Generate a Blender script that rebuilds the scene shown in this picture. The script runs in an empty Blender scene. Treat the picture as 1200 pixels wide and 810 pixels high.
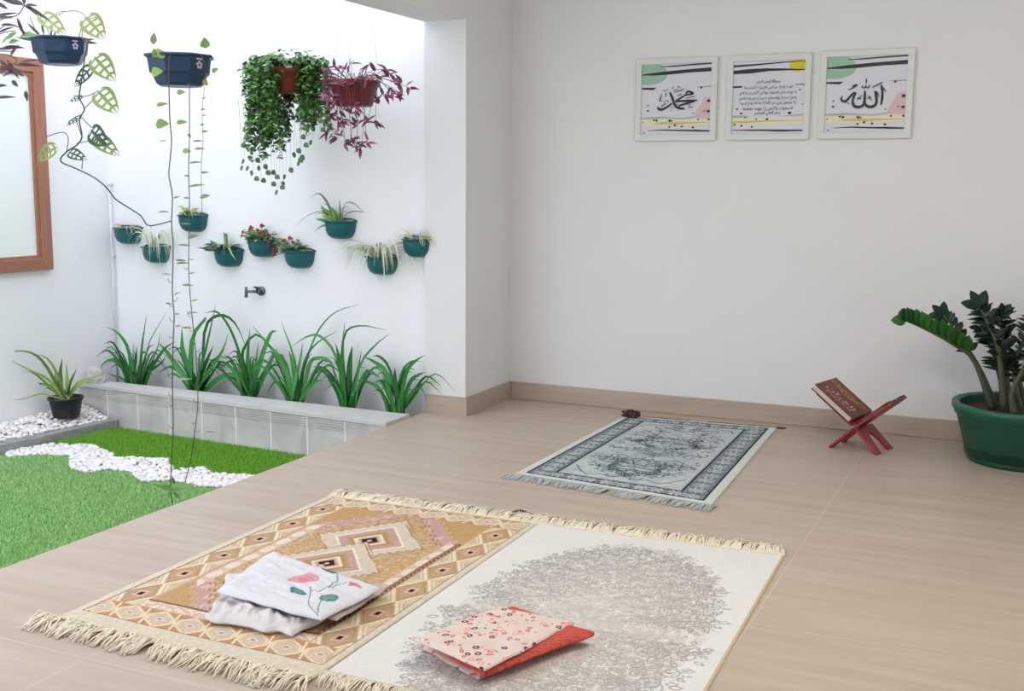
import bpy, bmesh, math, random, unicodedata
import numpy as np
from mathutils import Vector, Matrix
random.seed(7); RNG = np.random.default_rng(7)
scene = bpy.context.scene
COL = scene.collection
PI = math.pi

# ------------------------------------------------------------------ camera
H = 1.25
YAW, PITCH, ROLL, FPX = 0.431303528, 0.144568344, 0.00779463186, 1328.61355
cy, sy, cp, sp, cr, sr = math.cos(YAW), math.sin(YAW), math.cos(PITCH), math.sin(PITCH), math.cos(ROLL), math.sin(ROLL)
FWD = Vector((-sy*cp, cy*cp, -sp)); _r = Vector((cy, sy, 0)); _u = _r.cross(FWD)
RIGHT = cr*_r + sr*_u; UP = -sr*_r + cr*_u
EYE = Vector((0, 0, H))
cam_d = bpy.data.cameras.new('camera'); cam = bpy.data.objects.new('camera', cam_d); COL.objects.link(cam)
m = Matrix((RIGHT, UP, -FWD)).transposed().to_4x4(); m.translation = EYE
cam.matrix_world = m
cam_d.sensor_width = 36; cam_d.lens = 36*FPX/1200; cam_d.clip_start = .05
scene.camera = cam

def ray(x, y): return FWD + RIGHT*((x-600)/FPX) + UP*((405-y)/FPX)
def onz(x, y, z=0.0): d = ray(x, y); return EYE + d*((z-H)/d.z)
def onx(x, y, X): d = ray(x, y); return EYE + d*(X/d.x)
def ony(x, y, Y): d = ray(x, y); return EYE + d*(Y/d.y)

# ------------------------------------------------------------------ materials
def lin(c): c /= 255; return c/12.92 if c <= .04045 else ((c+.055)/1.055)**2.4
def S(r, g, b): return (lin(r), lin(g), lin(b), 1)
def newmat(name):
    mt = bpy.data.materials.new(name); mt.use_nodes = True
    nt = mt.node_tree; return mt, nt, nt.nodes['Principled BSDF']
def mat(name, rgb, rough=.6, var=.0, scale=20, bump=0, bscale=200, spec=.5, metal=0, stretch=(1,1,1), trans=0):
    """one colour with a noise variation and an optional noise bump"""
    mt, nt, b = newmat(name); N = nt.nodes.new; Lk = nt.links.new
    c = S(*rgb); b.inputs['Base Color'].default_value = c; b.inputs['Roughness'].default_value = rough
    b.inputs['Specular IOR Level'].default_value = spec; b.inputs['Metallic'].default_value = metal
    if trans: b.inputs['Transmission Weight'].default_value = trans
    tc = N('ShaderNodeTexCoord'); mp = N('ShaderNodeMapping'); mp.inputs['Scale'].default_value = stretch
    Lk(tc.outputs['Object'], mp.inputs['Vector'])
    if var:
        n = N('ShaderNodeTexNoise'); n.inputs['Scale'].default_value = scale; n.inputs['Detail'].default_value = 5
        Lk(mp.outputs['Vector'], n.inputs['Vector'])
        r = N('ShaderNodeValToRGB'); e = r.color_ramp.elements
        e[0].position, e[1].position = .3, .7
        e[0].color = tuple(max(0, v*(1-var)) for v in c[:3])+(1,); e[1].color = tuple(min(1, v*(1+var)) for v in c[:3])+(1,)
        Lk(n.outputs['Fac'], r.inputs['Fac']); Lk(r.outputs['Color'], b.inputs['Base Color'])
    if bump:
        n2 = N('ShaderNodeTexNoise'); n2.inputs['Scale'].default_value = bscale; n2.inputs['Detail'].default_value = 4
        Lk(mp.outputs['Vector'], n2.inputs['Vector'])
        bp = N('ShaderNodeBump'); bp.inputs['Strength'].default_value = bump; bp.inputs['Distance'].default_value = .004
        Lk(n2.outputs['Fac'], bp.inputs['Height']); Lk(bp.outputs['Normal'], b.inputs['Normal'])
    return mt
def vcmat(name, rough=.8, bump=0, bscale=400, spec=.3, sheen=0):
    """colour read from the mesh's own woven / printed colours"""
    mt, nt, b = newmat(name); N = nt.nodes.new; Lk = nt.links.new
    a = N('ShaderNodeAttribute'); a.attribute_name = 'Col'
    Lk(a.outputs['Color'], b.inputs['Base Color']); b.inputs['Roughness'].default_value = rough
    b.inputs['Specular IOR Level'].default_value = spec
    if bump:
        tc = N('ShaderNodeTexCoord'); n2 = N('ShaderNodeTexNoise'); n2.inputs['Scale'].default_value = bscale
        Lk(tc.outputs['Object'], n2.inputs['Vector'])
        bp = N('ShaderNodeBump'); bp.inputs['Strength'].default_value = bump; bp.inputs['Distance'].default_value = .002
        Lk(n2.outputs['Fac'], bp.inputs['Height']); Lk(bp.outputs['Normal'], b.inputs['Normal'])
    return mt

def floor_mat(name, lightness=1.0, joints=True):
    """large beige porcelain tiles, veins running along X, thin pale joints"""
    mt, nt, b = newmat(name); N = nt.nodes.new; Lk = nt.links.new
    g = N('ShaderNodeNewGeometry')
    mp = N('ShaderNodeMapping'); mp.inputs['Scale'].default_value = (1.4, 17, 17); Lk(g.outputs['Position'], mp.inputs['Vector'])
    n = N('ShaderNodeTexNoise'); n.inputs['Scale'].default_value = 1.0; n.inputs['Detail'].default_value = 7; n.inputs['Roughness'].default_value = .62
    n.inputs['Distortion'].default_value = .25
    Lk(mp.outputs['Vector'], n.inputs['Vector'])
    r = N('ShaderNodeValToRGB'); e = r.color_ramp.elements
    k = lightness
    def C(a, b_, c): return tuple(v*k*t for v, t in zip(S(a, b_, c)[:3], (.845, .86, .87)))+(1,)
    e[0].position = .2; e[0].color = C(188, 166, 148)
    e[1].position = .78; e[1].color = C(212, 195, 179)
    x = e.new(.42); x.color = C(199, 179, 162)
    x = e.new(.58); x.color = C(205, 187, 170)
    Lk(n.outputs['Fac'], r.inputs['Fac'])
    mp2 = N('ShaderNodeMapping'); mp2.inputs['Scale'].default_value = (.9, 42, 42); Lk(g.outputs['Position'], mp2.inputs['Vector'])
    n3 = N('ShaderNodeTexNoise'); n3.inputs['Scale'].default_value = 1.3; n3.inputs['Detail'].default_value = 3; Lk(mp2.outputs['Vector'], n3.inputs['Vector'])
    r3 = N('ShaderNodeValToRGB'); r3.color_ramp.elements[0].position = .24; r3.color_ramp.elements[0].color = (.84, .80, .77, 1)
    r3.color_ramp.elements[1].position = .4; r3.color_ramp.elements[1].color = (1, 1, 1, 1); Lk(n3.outputs['Fac'], r3.inputs['Fac'])
    mu = N('ShaderNodeMixRGB'); mu.blend_type = 'MULTIPLY'; mu.inputs['Fac'].default_value = .6
    Lk(r.outputs['Color'], mu.inputs['Color1']); Lk(r3.outputs['Color'], mu.inputs['Color2'])
    out = mu.outputs['Color']
    if joints:
        sep = N('ShaderNodeSeparateXYZ'); Lk(g.outputs['Position'], sep.inputs['Vector'])
        def line(src, off, per, w):
            a = N('ShaderNodeMath'); a.operation = 'SUBTRACT'; Lk(src, a.inputs[0]); a.inputs[1].default_value = off - per/2 - per*20
            mo = N('ShaderNodeMath'); mo.operation = 'MODULO'; Lk(a.outputs[0], mo.inputs[0]); mo.inputs[1].default_value = per
            s = N('ShaderNodeMath'); s.operation = 'SUBTRACT'; Lk(mo.outputs[0], s.inputs[0]); s.inputs[1].default_value = per/2
            ab = N('ShaderNodeMath'); ab.operation = 'ABSOLUTE'; Lk(s.outputs[0], ab.inputs[0])
            lt = N('ShaderNodeMath'); lt.operation = 'LESS_THAN'; Lk(ab.outputs[0], lt.inputs[0]); lt.inputs[1].default_value = w
            return lt.outputs[0]
        l1 = line(sep.outputs['X'], -.671, 1.52, .0022); l2 = line(sep.outputs['Y'], 3.107, 1.005, .0022)
        mx = N('ShaderNodeMath'); mx.operation = 'MAXIMUM'; Lk(l1, mx.inputs[0]); Lk(l2, mx.inputs[1])
        fm = N('ShaderNodeMath'); fm.operation = 'MULTIPLY'; Lk(mx.outputs[0], fm.inputs[0]); fm.inputs[1].default_value = .75
        mi = N('ShaderNodeMixRGB'); Lk(fm.outputs[0], mi.inputs['Fac']); Lk(out, mi.inputs['Color1']); mi.inputs['Color2'].default_value = C(222, 204, 186)
        out = mi.outputs['Color']
    Lk(out, b.inputs['Base Color']); b.inputs['Roughness'].default_value = .42; b.inputs['Specular IOR Level'].default_value = .35
    return mt

M = {}
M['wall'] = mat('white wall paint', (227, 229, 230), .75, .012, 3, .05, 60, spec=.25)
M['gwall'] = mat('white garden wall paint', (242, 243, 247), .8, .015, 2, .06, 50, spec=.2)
M['ceiling'] = mat('white ceiling paint', (232, 232, 230), .85, .01, 3)
M['floor'] = floor_mat('beige veined floor tile')
M['base'] = floor_mat('beige baseboard tile', .92, False)
M['lawn'] = mat('turf backing', (88, 140, 58), .9, .15, 60)
M['soil'] = mat('dark potting soil', (62, 48, 38), .95, .3, 80, .6, 120)
M['gravelbed'] = mat('pale gravel bed', (190, 186, 182), .9, .2, 60, .4, 90)
M['kerb'] = mat('rough grey concrete', (150, 150, 150), .9, .2, 30, .5, 90)
M['teal'] = mat('teal plastic', (12, 92, 100), .38, .04, 8)
M['navy'] = mat('navy plastic', (24, 56, 84), .36, .05, 8)
M['wine'] = mat('wine red plastic', (106, 32, 44), .42, .06, 8)
M['brick'] = mat('brown red plastic', (122, 50, 42), .5, .06, 8)
M['greenpot'] = mat('dark green plastic', (10, 70, 54), .45, .06, 6)
M['greenrim'] = mat('green plastic rim', (22, 92, 72), .38, .04, 6)
M['black'] = mat('black plastic', (34, 33, 38), .5, .05, 10)
M['wood'] = mat('reddish brown wood', (160, 110, 88), .45, .14, 3, .1, 60, stretch=(14, 14, 1.2))
M['woodh'] = mat('reddish brown wood rail', (160, 110, 88), .45, .14, 3, .1, 60, stretch=(14, 1.2, 14))
M['chrome'] = mat('dull chrome', (120, 122, 128), .3, .05, 20, metal=.8)
M['pvc'] = mat('white pipe plastic', (222, 224, 230), .45)
M['wire'] = mat('thin pale wire', (205, 205, 208), .5)
M['stem'] = mat('brown stem', (88, 72, 56), .7, .15, 30)
M['gstem'] = mat('green stem', (88, 104, 66), .6, .12, 30)
M['stone'] = mat('grey stone', (196, 190, 188), .9, .2, 25, .4, 60)
M['frame'] = mat('white lacquered frame', (214, 217, 216), .4, .01, 5)
M['red'] = mat('red varnished wood', (150, 40, 44), .4, .14, 10, stretch=(1, 1, 1))
M['dark'] = mat('dark varnish', (50, 38, 40), .4)
M['maroon'] = mat('maroon leather cover', (112, 50, 40), .5, .08, 40)
M['gold'] = mat('gold print', (178, 128, 60), .45, .12, 60)
M['palegold'] = mat('pale pink print', (214, 172, 150), .5)
M['page'] = mat('cream paper edges', (206, 188, 174), .8, .06, 3, stretch=(1, 1, 200))
M['bead'] = mat('dark brown wooden bead', (70, 36, 28), .35, .15, 60)
M['cream'] = mat('cream cotton yarn', (240, 231, 212), .9, .1, 60)
M['greyyarn'] = mat('grey blue yarn', (192, 200, 200), .9, .15, 60)
M['brownyarn'] = mat('dark brown yarn', (96, 74, 64), .9, .15, 60)
M['paper'] = mat('lilac white print paper', (214, 215, 225), .55)
M['ink'] = mat('black ink', (28, 28, 38), .5)
M['inkgrey'] = mat('grey ink', (82, 82, 98), .5)
M['sage'] = mat('sage green print', (150, 190, 165), .55)
M['sagegrey'] = mat('sage grey print', (166, 180, 178), .55)
M['pinkink'] = mat('pink print', (216, 182, 188), .55)
M['paleyel'] = mat('pale yellow print', (226, 222, 190), .55)
M['ochre'] = mat('ochre print', (208, 186, 112), .55)
M['yellow'] = mat('yellow print', (214, 192, 40), .55)
M['tagw'] = mat('white paper tag', (225, 222, 220), .6)
M['lilac'] = mat('pale lilac print', (190, 180, 200), .5)
M['leafv'] = vcmat('leaves in several greens', .45, spec=.4)
M['leafgloss'] = vcmat('glossy dark leaves', .38, spec=.35)
M['grassv'] = vcmat('turf blades', .7, spec=.2)
M['pebble'] = vcmat('white pebbles', .6, spec=.3)
M['rugwool'] = vcmat('woven rug wool', .95, .5, 700, spec=.08)
M['cloth'] = vcmat('cotton cloth', .9, .25, 900, spec=.1)
M['petal'] = mat('dusky red petals', (165, 58, 70), .6, .2, 60)

def glass_mat():
    mt, nt, b = newmat('frosted window glass')
    b.inputs['Base Color'].default_value = S(238, 244, 242); b.inputs['Roughness'].default_value = .12
    b.inputs['Specular IOR Level'].default_value = .6
    n = nt.nodes.new('ShaderNodeTexNoise'); n.inputs['Scale'].default_value = 2
    bp = nt.nodes.new('ShaderNodeBump'); bp.inputs['Strength'].default_value = .03
    nt.links.new(n.outputs['Fac'], bp.inputs['Height']); nt.links.new(bp.outputs['Normal'], b.inputs['Normal'])
    return mt
M['glass'] = glass_mat()

def planter_mat():
    mt, nt, b = newmat('grey marbled planter tile'); N = nt.nodes.new; Lk = nt.links.new
    g = N('ShaderNodeNewGeometry')
    n = N('ShaderNodeTexNoise'); n.inputs['Scale'].default_value = 5; n.inputs['Detail'].default_value = 6; n.inputs['Distortion'].default_value = .8
    Lk(g.outputs['Position'], n.inputs['Vector'])
    r = N('ShaderNodeValToRGB'); e = r.color_ramp.elements
    e[0].position = .3; e[0].color = S(186, 183, 182); e[1].position = .72; e[1].color = S(220, 217, 215)
    Lk(n.outputs['Fac'], r.inputs['Fac'])
    sep = N('ShaderNodeSeparateXYZ'); Lk(g.outputs['Position'], sep.inputs['Vector'])
    a = N('ShaderNodeMath'); a.operation = 'ADD'; Lk(sep.outputs['X'], a.inputs[0]); a.inputs[1].default_value = 4.47+.25*40+.125
    mo = N('ShaderNodeMath'); mo.operation = 'MODULO'; Lk(a.outputs[0], mo.inputs[0]); mo.inputs[1].default_value = .25
    s = N('ShaderNodeMath'); s.operation = 'SUBTRACT'; Lk(mo.outputs[0], s.inputs[0]); s.inputs[1].default_value = .125
    ab = N('ShaderNodeMath'); ab.operation = 'ABSOLUTE'; Lk(s.outputs[0], ab.inputs[0])
    lt = N('ShaderNodeMath'); lt.operation = 'LESS_THAN'; Lk(ab.outputs[0], lt.inputs[0]); lt.inputs[1].default_value = .0045
    mi = N('ShaderNodeMixRGB'); Lk(lt.outputs[0], mi.inputs['Fac']); Lk(r.outputs['Color'], mi.inputs['Color1']); mi.inputs['Color2'].default_value = S(240, 240, 240)
    Lk(mi.outputs['Color'], b.inputs['Base Color']); b.inputs['Roughness'].default_value = .5
    return mt
M['planter'] = planter_mat()
M['coping'] = mat('pale coping stone', (206, 204, 203), .6, .06, 12)

# ------------------------------------------------------------------ mesh builder
class MB:
    def __init__(self): self.v = []; self.f = []; self.mi = []; self.c = []; self.col = (1, 1, 1, 1); self.m = 0
    def vert(self, p): self.v.append((p[0], p[1], p[2])); self.c.append(self.col); return len(self.v)-1
    def face(self, ids): self.f.append(tuple(ids)); self.mi.append(self.m)
    def poly(self, pts): self.face([self.vert(p) for p in pts])
    def box(self, lo, hi):
        x0, y0, z0 = lo; x1, y1, z1 = hi
        i = [self.vert(p) for p in ((x0,y0,z0),(x1,y0,z0),(x1,y1,z0),(x0,y1,z0),(x0,y0,z1),(x1,y0,z1),(x1,y1,z1),(x0,y1,z1))]
        for q in ((0,3,2,1),(4,5,6,7),(0,1,5,4),(1,2,6,5),(2,3,7,6),(3,0,4,7)): self.face([i[k] for k in q])
    def hexa(self, b4, t4):
        i = [self.vert(p) for p in list(b4)+list(t4)]
        for q in ((0,3,2,1),(4,5,6,7),(0,1,5,4),(1,2,6,5),(2,3,7,6),(3,0,4,7)): self.face([i[k] for k in q])
    def prism(self, outline, n):
        n = Vector(n); a = [self.vert(Vector(p)) for p in outline]; b = [self.vert(Vector(p)+n) for p in outline]
        self.face(a[::-1]); self.face(b); k = len(a)
        for j in range(k): self.face((a[j], a[(j+1) % k], b[(j+1) % k], b[j]))
    def tube(self, pts, r, n=6, caps=True):
        pts = [Vector(p) for p in pts]; rings = []; K = len(pts)
        rr = r if isinstance(r, (list, tuple)) else [r]*K
        t = (pts[1]-pts[0]).normalized(); ref = Vector((0,0,1)) if abs(t.z) < .9 else Vector((1,0,0))
        u = t.cross(ref).normalized()
        for j in range(K):
            t = (pts[min(K-1, j+1)]-pts[max(0, j-1)])
            t = t.normalized() if t.length > 1e-9 else Vector((0,0,1))
            u = (u - t*u.dot(t)); u = u.normalized() if u.length > 1e-6 else t.orthogonal().normalized()
            w = t.cross(u)
            rings.append([self.vert(pts[j]+(u*math.cos(2*PI*k/n)+w*math.sin(2*PI*k/n))*rr[j]) for k in range(n)])
        for a, b in zip(rings, rings[1:]):
            for k in range(n): self.face((a[k], a[(k+1) % n], b[(k+1) % n], b[k]))
        if caps: self.face(rings[0][::-1]); self.face(rings[-1])
    def lathe(self, c, prof, n=40, a0=0.0, a1=2*PI, sx=1.0, sy=1.0):
        """prof: list of (radius, z); centre c"""
        full = abs(a1-a0-2*PI) < 1e-6; K = n if full else n+1; rings = []
        for r, z in prof:
            rings.append([self.vert((c[0]+sx*r*math.cos(a0+(a1-a0)*k/n), c[1]+sy*r*math.sin(a0+(a1-a0)*k/n), c[2]+z)) for k in range(K)])
        for a, b in zip(rings, rings[1:]):
            for k in range(n):
                j = (k+1) % K; self.face((a[k], a[j], b[j], b[k]))
        return rings
    def ball(self, c, r, n=8, sc=(1,1,1)):
        c = Vector(c); rings = []
        for i in range(1, n//2):
            th = PI*i/(n//2)
            rings.append([self.vert((c.x+sc[0]*r*math.sin(th)*math.cos(2*PI*k/n), c.y+sc[1]*r*math.sin(th)*math.sin(2*PI*k/n), c.z+sc[2]*r*math.cos(th))) for k in range(n)])
        t = self.vert((c.x, c.y, c.z+sc[2]*r)); b = self.vert((c.x, c.y, c.z-sc[2]*r))
        for k in range(n): self.face((t, rings[0][k], rings[0][(k+1) % n])); self.face((b, rings[-1][(k+1) % n], rings[-1][k]))
        for a, d in zip(rings, rings[1:]):
            for k in range(n): self.face((a[k], d[k], d[(k+1) % n], a[(k+1) % n]))
    def leaf(self, base, d, nrm, L, W, shape='oval', fold=.25, curl=.15, n=6):
        """a leaf blade with a midrib fold; d direction, nrm upper side"""
        base = Vector(base); d = Vector(d).normalized(); nrm = Vector(nrm); nrm = (nrm-d*nrm.dot(d))
        nrm = nrm.normalized() if nrm.length > 1e-6 else d.orthogonal().normalized()
        s = d.cross(nrm); mid = []; lf = []; rt = []
        for i in range(n+1):
            t = i/n
            if shape == 'oval': w = math.sin(PI*min(1, t**.8))**.75
            elif shape == 'heart': w = (math.sin(PI*t**.55))**.8 if t < 1 else 0
            elif shape == 'lance': w = math.sin(PI*t**.75)
            else: w = (1-t)**.6*min(1, t*8+.5)
            w = max(w, .02)*W/2
            p = base+d*(L*t)-nrm*(curl*L*t*t)
            mid.append(self.vert(p)); lf.append(self.vert(p+s*w+nrm*(fold*w))); rt.append(self.vert(p-s*w+nrm*(fold*w)))
        for i in range(n):
            self.face((mid[i], mid[i+1], lf[i+1], lf[i])); self.face((rt[i], rt[i+1], mid[i+1], mid[i]))
    def ribbon(self, pts, W, nrm, fold=.3, taper=1.0, edgecol=None):
        """a long strap leaf along pts"""
        pts = smooth(pts, 3); K = len(pts); L = []; base = self.col
        for j, p in enumerate(pts):
            t = j/(K-1); tg = (pts[min(K-1, j+1)]-pts[max(0, j-1)]).normalized()
            nn = Vector(nrm); nn = nn-tg*nn.dot(tg); nn = nn.normalized() if nn.length > 1e-6 else tg.orthogonal().normalized()
            s = tg.cross(nn); w = W/2*min(1, .55+t*2)*(1-t**2.2*taper)
            w = max(w, .0006)
            self.col = edgecol or base
            a = self.vert(p+s*w+nn*w*fold); self.col = base; b = self.vert(p); self.col = edgecol or base; c = self.vert(p-s*w+nn*w*fold); self.col = base
            L.append((a, b, c))
        for x, y in zip(L, L[1:]):
            self.face((x[0], x[1], y[1], y[0])); self.face((x[1], x[2], y[2], y[1]))
    def build(self, name, mats, parent=None, smooth_=True, colors=False):
        me = bpy.data.meshes.new(name); o = bpy.data.objects.new(name, me); COL.objects.link(o)
        org = Vector((0,0,0))
        if parent is not None: org = WL[parent.name]; o.parent = parent
        me.from_pydata([(v[0]-org.x, v[1]-org.y, v[2]-org.z) for v in self.v], [], self.f)
        for mt in (mats if isinstance(mats, (list, tuple)) else [mats]): me.materials.append(mt)
        if any(self.mi): me.polygons.foreach_set('material_index', self.mi)
        me.polygons.foreach_set('use_smooth', [smooth_]*len(self.f))
        if colors:
            a = me.color_attributes.new('Col', 'FLOAT_COLOR', 'POINT')
            a.data.foreach_set('color', np.array(self.c, dtype=np.float32).ravel())
        me.update(); WL[o.name] = org.copy()
        return o
WL = {}
def smooth(pts, k=3):
    """Catmull-Rom through pts"""
    P = [Vector(p) for p in pts]
    if len(P) < 3: 
        return [P[0].lerp(P[1], i/k) for i in range(k+1)]
    Q = [P[0]*2-P[1]]+P+[P[-1]*2-P[-2]]; out = []
    for i in range(1, len(Q)-2):
        a, b, c, d = Q[i-1:i+3]
        for j in range(k):
            t = j/k
            out.append(.5*((2*b)+(c-a)*t+(2*a-5*b+4*c-d)*t*t+(3*b-a-3*c+d)*t**3))
    out.append(P[-1]); return out
def thing(name, label, cat, loc, group=None):
    o = bpy.data.objects.new(name, None); COL.objects.link(o); o.location = loc; o.empty_display_size = .05
    o['label'] = label; o['category'] = cat
    if group: o['group'] = group
    WL[o.name] = Vector(loc); return o
def tag(o, label, cat, group=None, kind=None):
    o['label'] = label; o['category'] = cat
    if group: o['group'] = group
    if kind: o['kind'] = kind
    return o
def struct(name, mb, m, label=None, smooth_=False):
    o = mb.build(name, m, None, smooth_); o['kind'] = 'structure'
    if label: o['label'] = label
    return o
def rebase(o, loc):
    """put a single-mesh thing's origin at loc"""
    loc = Vector(loc); o.data.transform(Matrix.Translation(-loc)); o.location = loc; WL[o.name] = loc; return o
def hue(rgb, dv=.12):
    k = 1+random.uniform(-dv, dv); r, g, b, _ = S(*rgb)
    return (min(1, r*k*random.uniform(.93, 1.07)), min(1, g*k), min(1, b*k*random.uniform(.9, 1.1)), 1)
def bevel(o, w=.004, seg=2):
    md = o.modifiers.new('soft edges', 'BEVEL'); md.width = w; md.segments = seg; md.limit_method = 'ANGLE'; return o

# ------------------------------------------------------------------ the setting
XR, XG = -2.715, -2.96          # room face and garden face of the opening wall
YJ, YB = 5.308, 5.877           # jamb face, back wall
XL, YG = -5.2, 5.352            # garden's left and back walls
ZG = -.215                      # turf level
GS = 1.465/1.405

b = MB(); b.box((-2.955, -2.6, -.4), (1.75, 6.0, 0)); struct('floor', b, M['floor'], 'beige veined tile floor of the prayer room')
b = MB(); b.box((-2.96, YB, 0), (1.85, YB+.1, 2.52)); struct('wall_back', b, M['wall'], 'plain white wall behind the three framed prints')
b = MB(); b.box((1.75, -2.6, -.25), (1.85, YB, 2.52)); struct('wall_right', b, M['wall'])
b = MB()
b.box((XG, YJ, -.25), (XR, YB, 2.52)); b.box((XG, -2.6, 2.062), (XR, YJ, 2.52))
struct('wall_left', b, M['wall'], 'white wall stub and header framing the opening to the garden')
b = MB(); b.box((XG, -2.6, 2.52), (1.85, YB+.1, 2.6)); struct('ceiling', b, M['ceiling'])
b = MB(); b.box((-2.96, -2.7, 0), (1.85, -2.6, 2.52)); struct('wall_front', b, M['wall'])
def baseb(name, lo, hi):
    b = MB(); b.box(lo, hi); o = struct(name, b, M['base']); bevel(o, .004); return o
baseb('baseboard_back', (XR+.012, YB-.012, 0), (1.75, YB, .1))
bb = MB(); bb.box((XR, YJ-.012, 0), (XR+.012, YB, .1)); bb.box((XG, YJ-.012, 0), (XR, YJ, .1))
o = struct('baseboard_left', bb, M['base'])
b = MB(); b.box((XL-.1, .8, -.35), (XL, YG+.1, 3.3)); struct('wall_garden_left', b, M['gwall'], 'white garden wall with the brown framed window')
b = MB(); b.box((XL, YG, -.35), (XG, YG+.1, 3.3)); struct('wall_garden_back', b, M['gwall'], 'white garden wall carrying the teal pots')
b = MB(); b.box((XL, .8, -.4), (-2.955, YG, ZG-.012)); struct('ground', b, M['lawn'])
for i, yy in enumerate((3.84, 4.3, 4.93)):
    b = MB(); b.box((XL, yy-.015, 3.2), (XG, yy+.015, 3.24)); struct('trim_%d' % (i+1), b, M['pvc'])

# planter wall, slightly out of square with the house
pl, pr = Vector((-5.195, 5.04, 0)), Vector((-2.957, 4.893, 0)); ZT = .0185
b = MB()
def slab(y0, y1, z0, z1, b, y2=None):
    y2 = y1 if y2 is None else y2
    b.hexa([(pl.x, pl.y+y0, z0), (pr.x, pr.y+y0, z0), (pr.x, pr.y+y2, z0), (pl.x, pl.y+y1, z0)], [(pl.x, pl.y+y0, z1), (pr.x, pr.y+y0, z1), (pr.x, pr.y+y2, z1), (pl.x, pl.y+y1, z1)])
slab(.004, .09, -.33, -.06, b)
for k in range(4): slab(.0, .09, -.056+.0135*k, -.0475+.0135*k, b)
slab(.006, .09, -.06, .0, b); b.m = 1; slab(-.006, .125, -.001, ZT, b, .24)
struct('planter_wall', b, [M['planter'], M['coping']], 'low grey tiled planter wall with a pale ribbed coping')
b = MB(); b.hexa([(XL, pl.y+.13, -.2), (pr.x-.003, pr.y+.245, -.2), (pr.x-.003, YG, -.2), (XL, YG, -.2)], [(XL, pl.y+.13, -.06), (pr.x-.003, pr.y+.245, -.06), (pr.x-.003, YG, -.06), (XL, YG, -.06)])
tag(struct('soil', b, M['soil']), 'dark soil filling the grey planter', 'soil', kind='stuff')

# kerb of the pebble bed
b = MB(); kx0, kx1 = -5.09, -4.875; KZ = -.168
b.hexa([(kx0-.055, 2.6, -.33), (kx0, 2.6, -.33), (kx1, 5.01, -.33), (kx1-.055, 5.01, -.33)], [(kx0-.055, 2.6, KZ), (kx0, 2.6, KZ), (kx1, 5.01, KZ), (kx1-.055, 5.01, KZ)])
o = struct('kerb', b, M['kerb'], 'rough grey kerb along the white pebble bed'); bevel(o, .006)
b = MB(); b.hexa([(XL, 2.6, -.33), (kx0-.056, 2.6, -.33), (kx1-.056, 5.02, -.33), (XL, 5.035, -.33)], [(XL, 2.6, -.15), (kx0-.056, 2.6, -.185), (kx1-.056, 5.02, -.185), (XL, 5.035, -.125)])
struct('ground_bed', b, M['gravelbed'])

# ------------------------------------------------------------------ turf and pebbles
up_line = [(-4.762, 4.108), (-4.77, 4.245), (-4.537, 4.39), (-4.462, 4.399), (-4.334, 4.356), (-4.158, 4.249), (-4.053, 4.311), (-3.91, 4.343), (-3.728, 4.186), (-3.642, 4.292), (-3.532, 4.229), (-3.334, 4.274), (-2.96, 4.31)]
lo_line = [(-4.762, 4.108), (-4.682, 4.037), (-4.559, 4.139), (-4.404, 4.196), (-4.239, 4.024), (-4.082, 3.973), (-4.036, 4.069), (-3.911, 4.082), (-3.722, 3.97), (-3.613, 4.048), (-3.463, 4.021), (-3.312, 4.047), (-2.96, 4.06)]
up_line = [(max(min(a*GS, -2.96), -5.2), c_*GS) for a, c_ in up_line]; lo_line = [(min(a*GS, -2.96), c_*GS) for a, c_ in lo_line]
up_line[-1] = (-2.96, 4.4); lo_line[-1] = (-2.96, 4.22)
def inside(px, py, poly):
    r = np.zeros(len(px), bool); n = len(poly)
    for i in range(n):
        x0, y0 = poly[i]; x1, y1 = poly[(i+1) % n]
        if y0 == y1: continue
        c = ((y0 > py) != (y1 > py)) & (px < (x1-x0)*(py-y0)/(y1-y0)+x0); r ^= c
    return r
def mesh_np(name, V, F, m, C=None, smooth_=True):
    me = bpy.data.meshes.new(name); k = F.shape[1]
    me.vertices.add(len(V)); me.vertices.foreach_set('co', V.astype(np.float32).ravel())
    me.loops.add(F.size); me.loops.foreach_set('vertex_index', F.astype(np.int32).ravel())
    me.polygons.add(len(F)); me.polygons.foreach_set('loop_start', np.arange(0, F.size, k, dtype=np.int32))
    me.polygons.foreach_set('loop_total', np.full(len(F), k, np.int32))
    me.polygons.foreach_set('use_smooth', np.full(len(F), smooth_))
    if C is not None:
        a = me.color_attributes.new('Col', 'FLOAT_COLOR', 'POINT'); a.data.foreach_set('color', C.astype(np.float32).ravel())
    me.materials.append(m); me.update(); me.validate()
    o = bpy.data.objects.new(name, me); COL.objects.link(o); WL[o.name] = Vector((0,0,0)); return o
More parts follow.
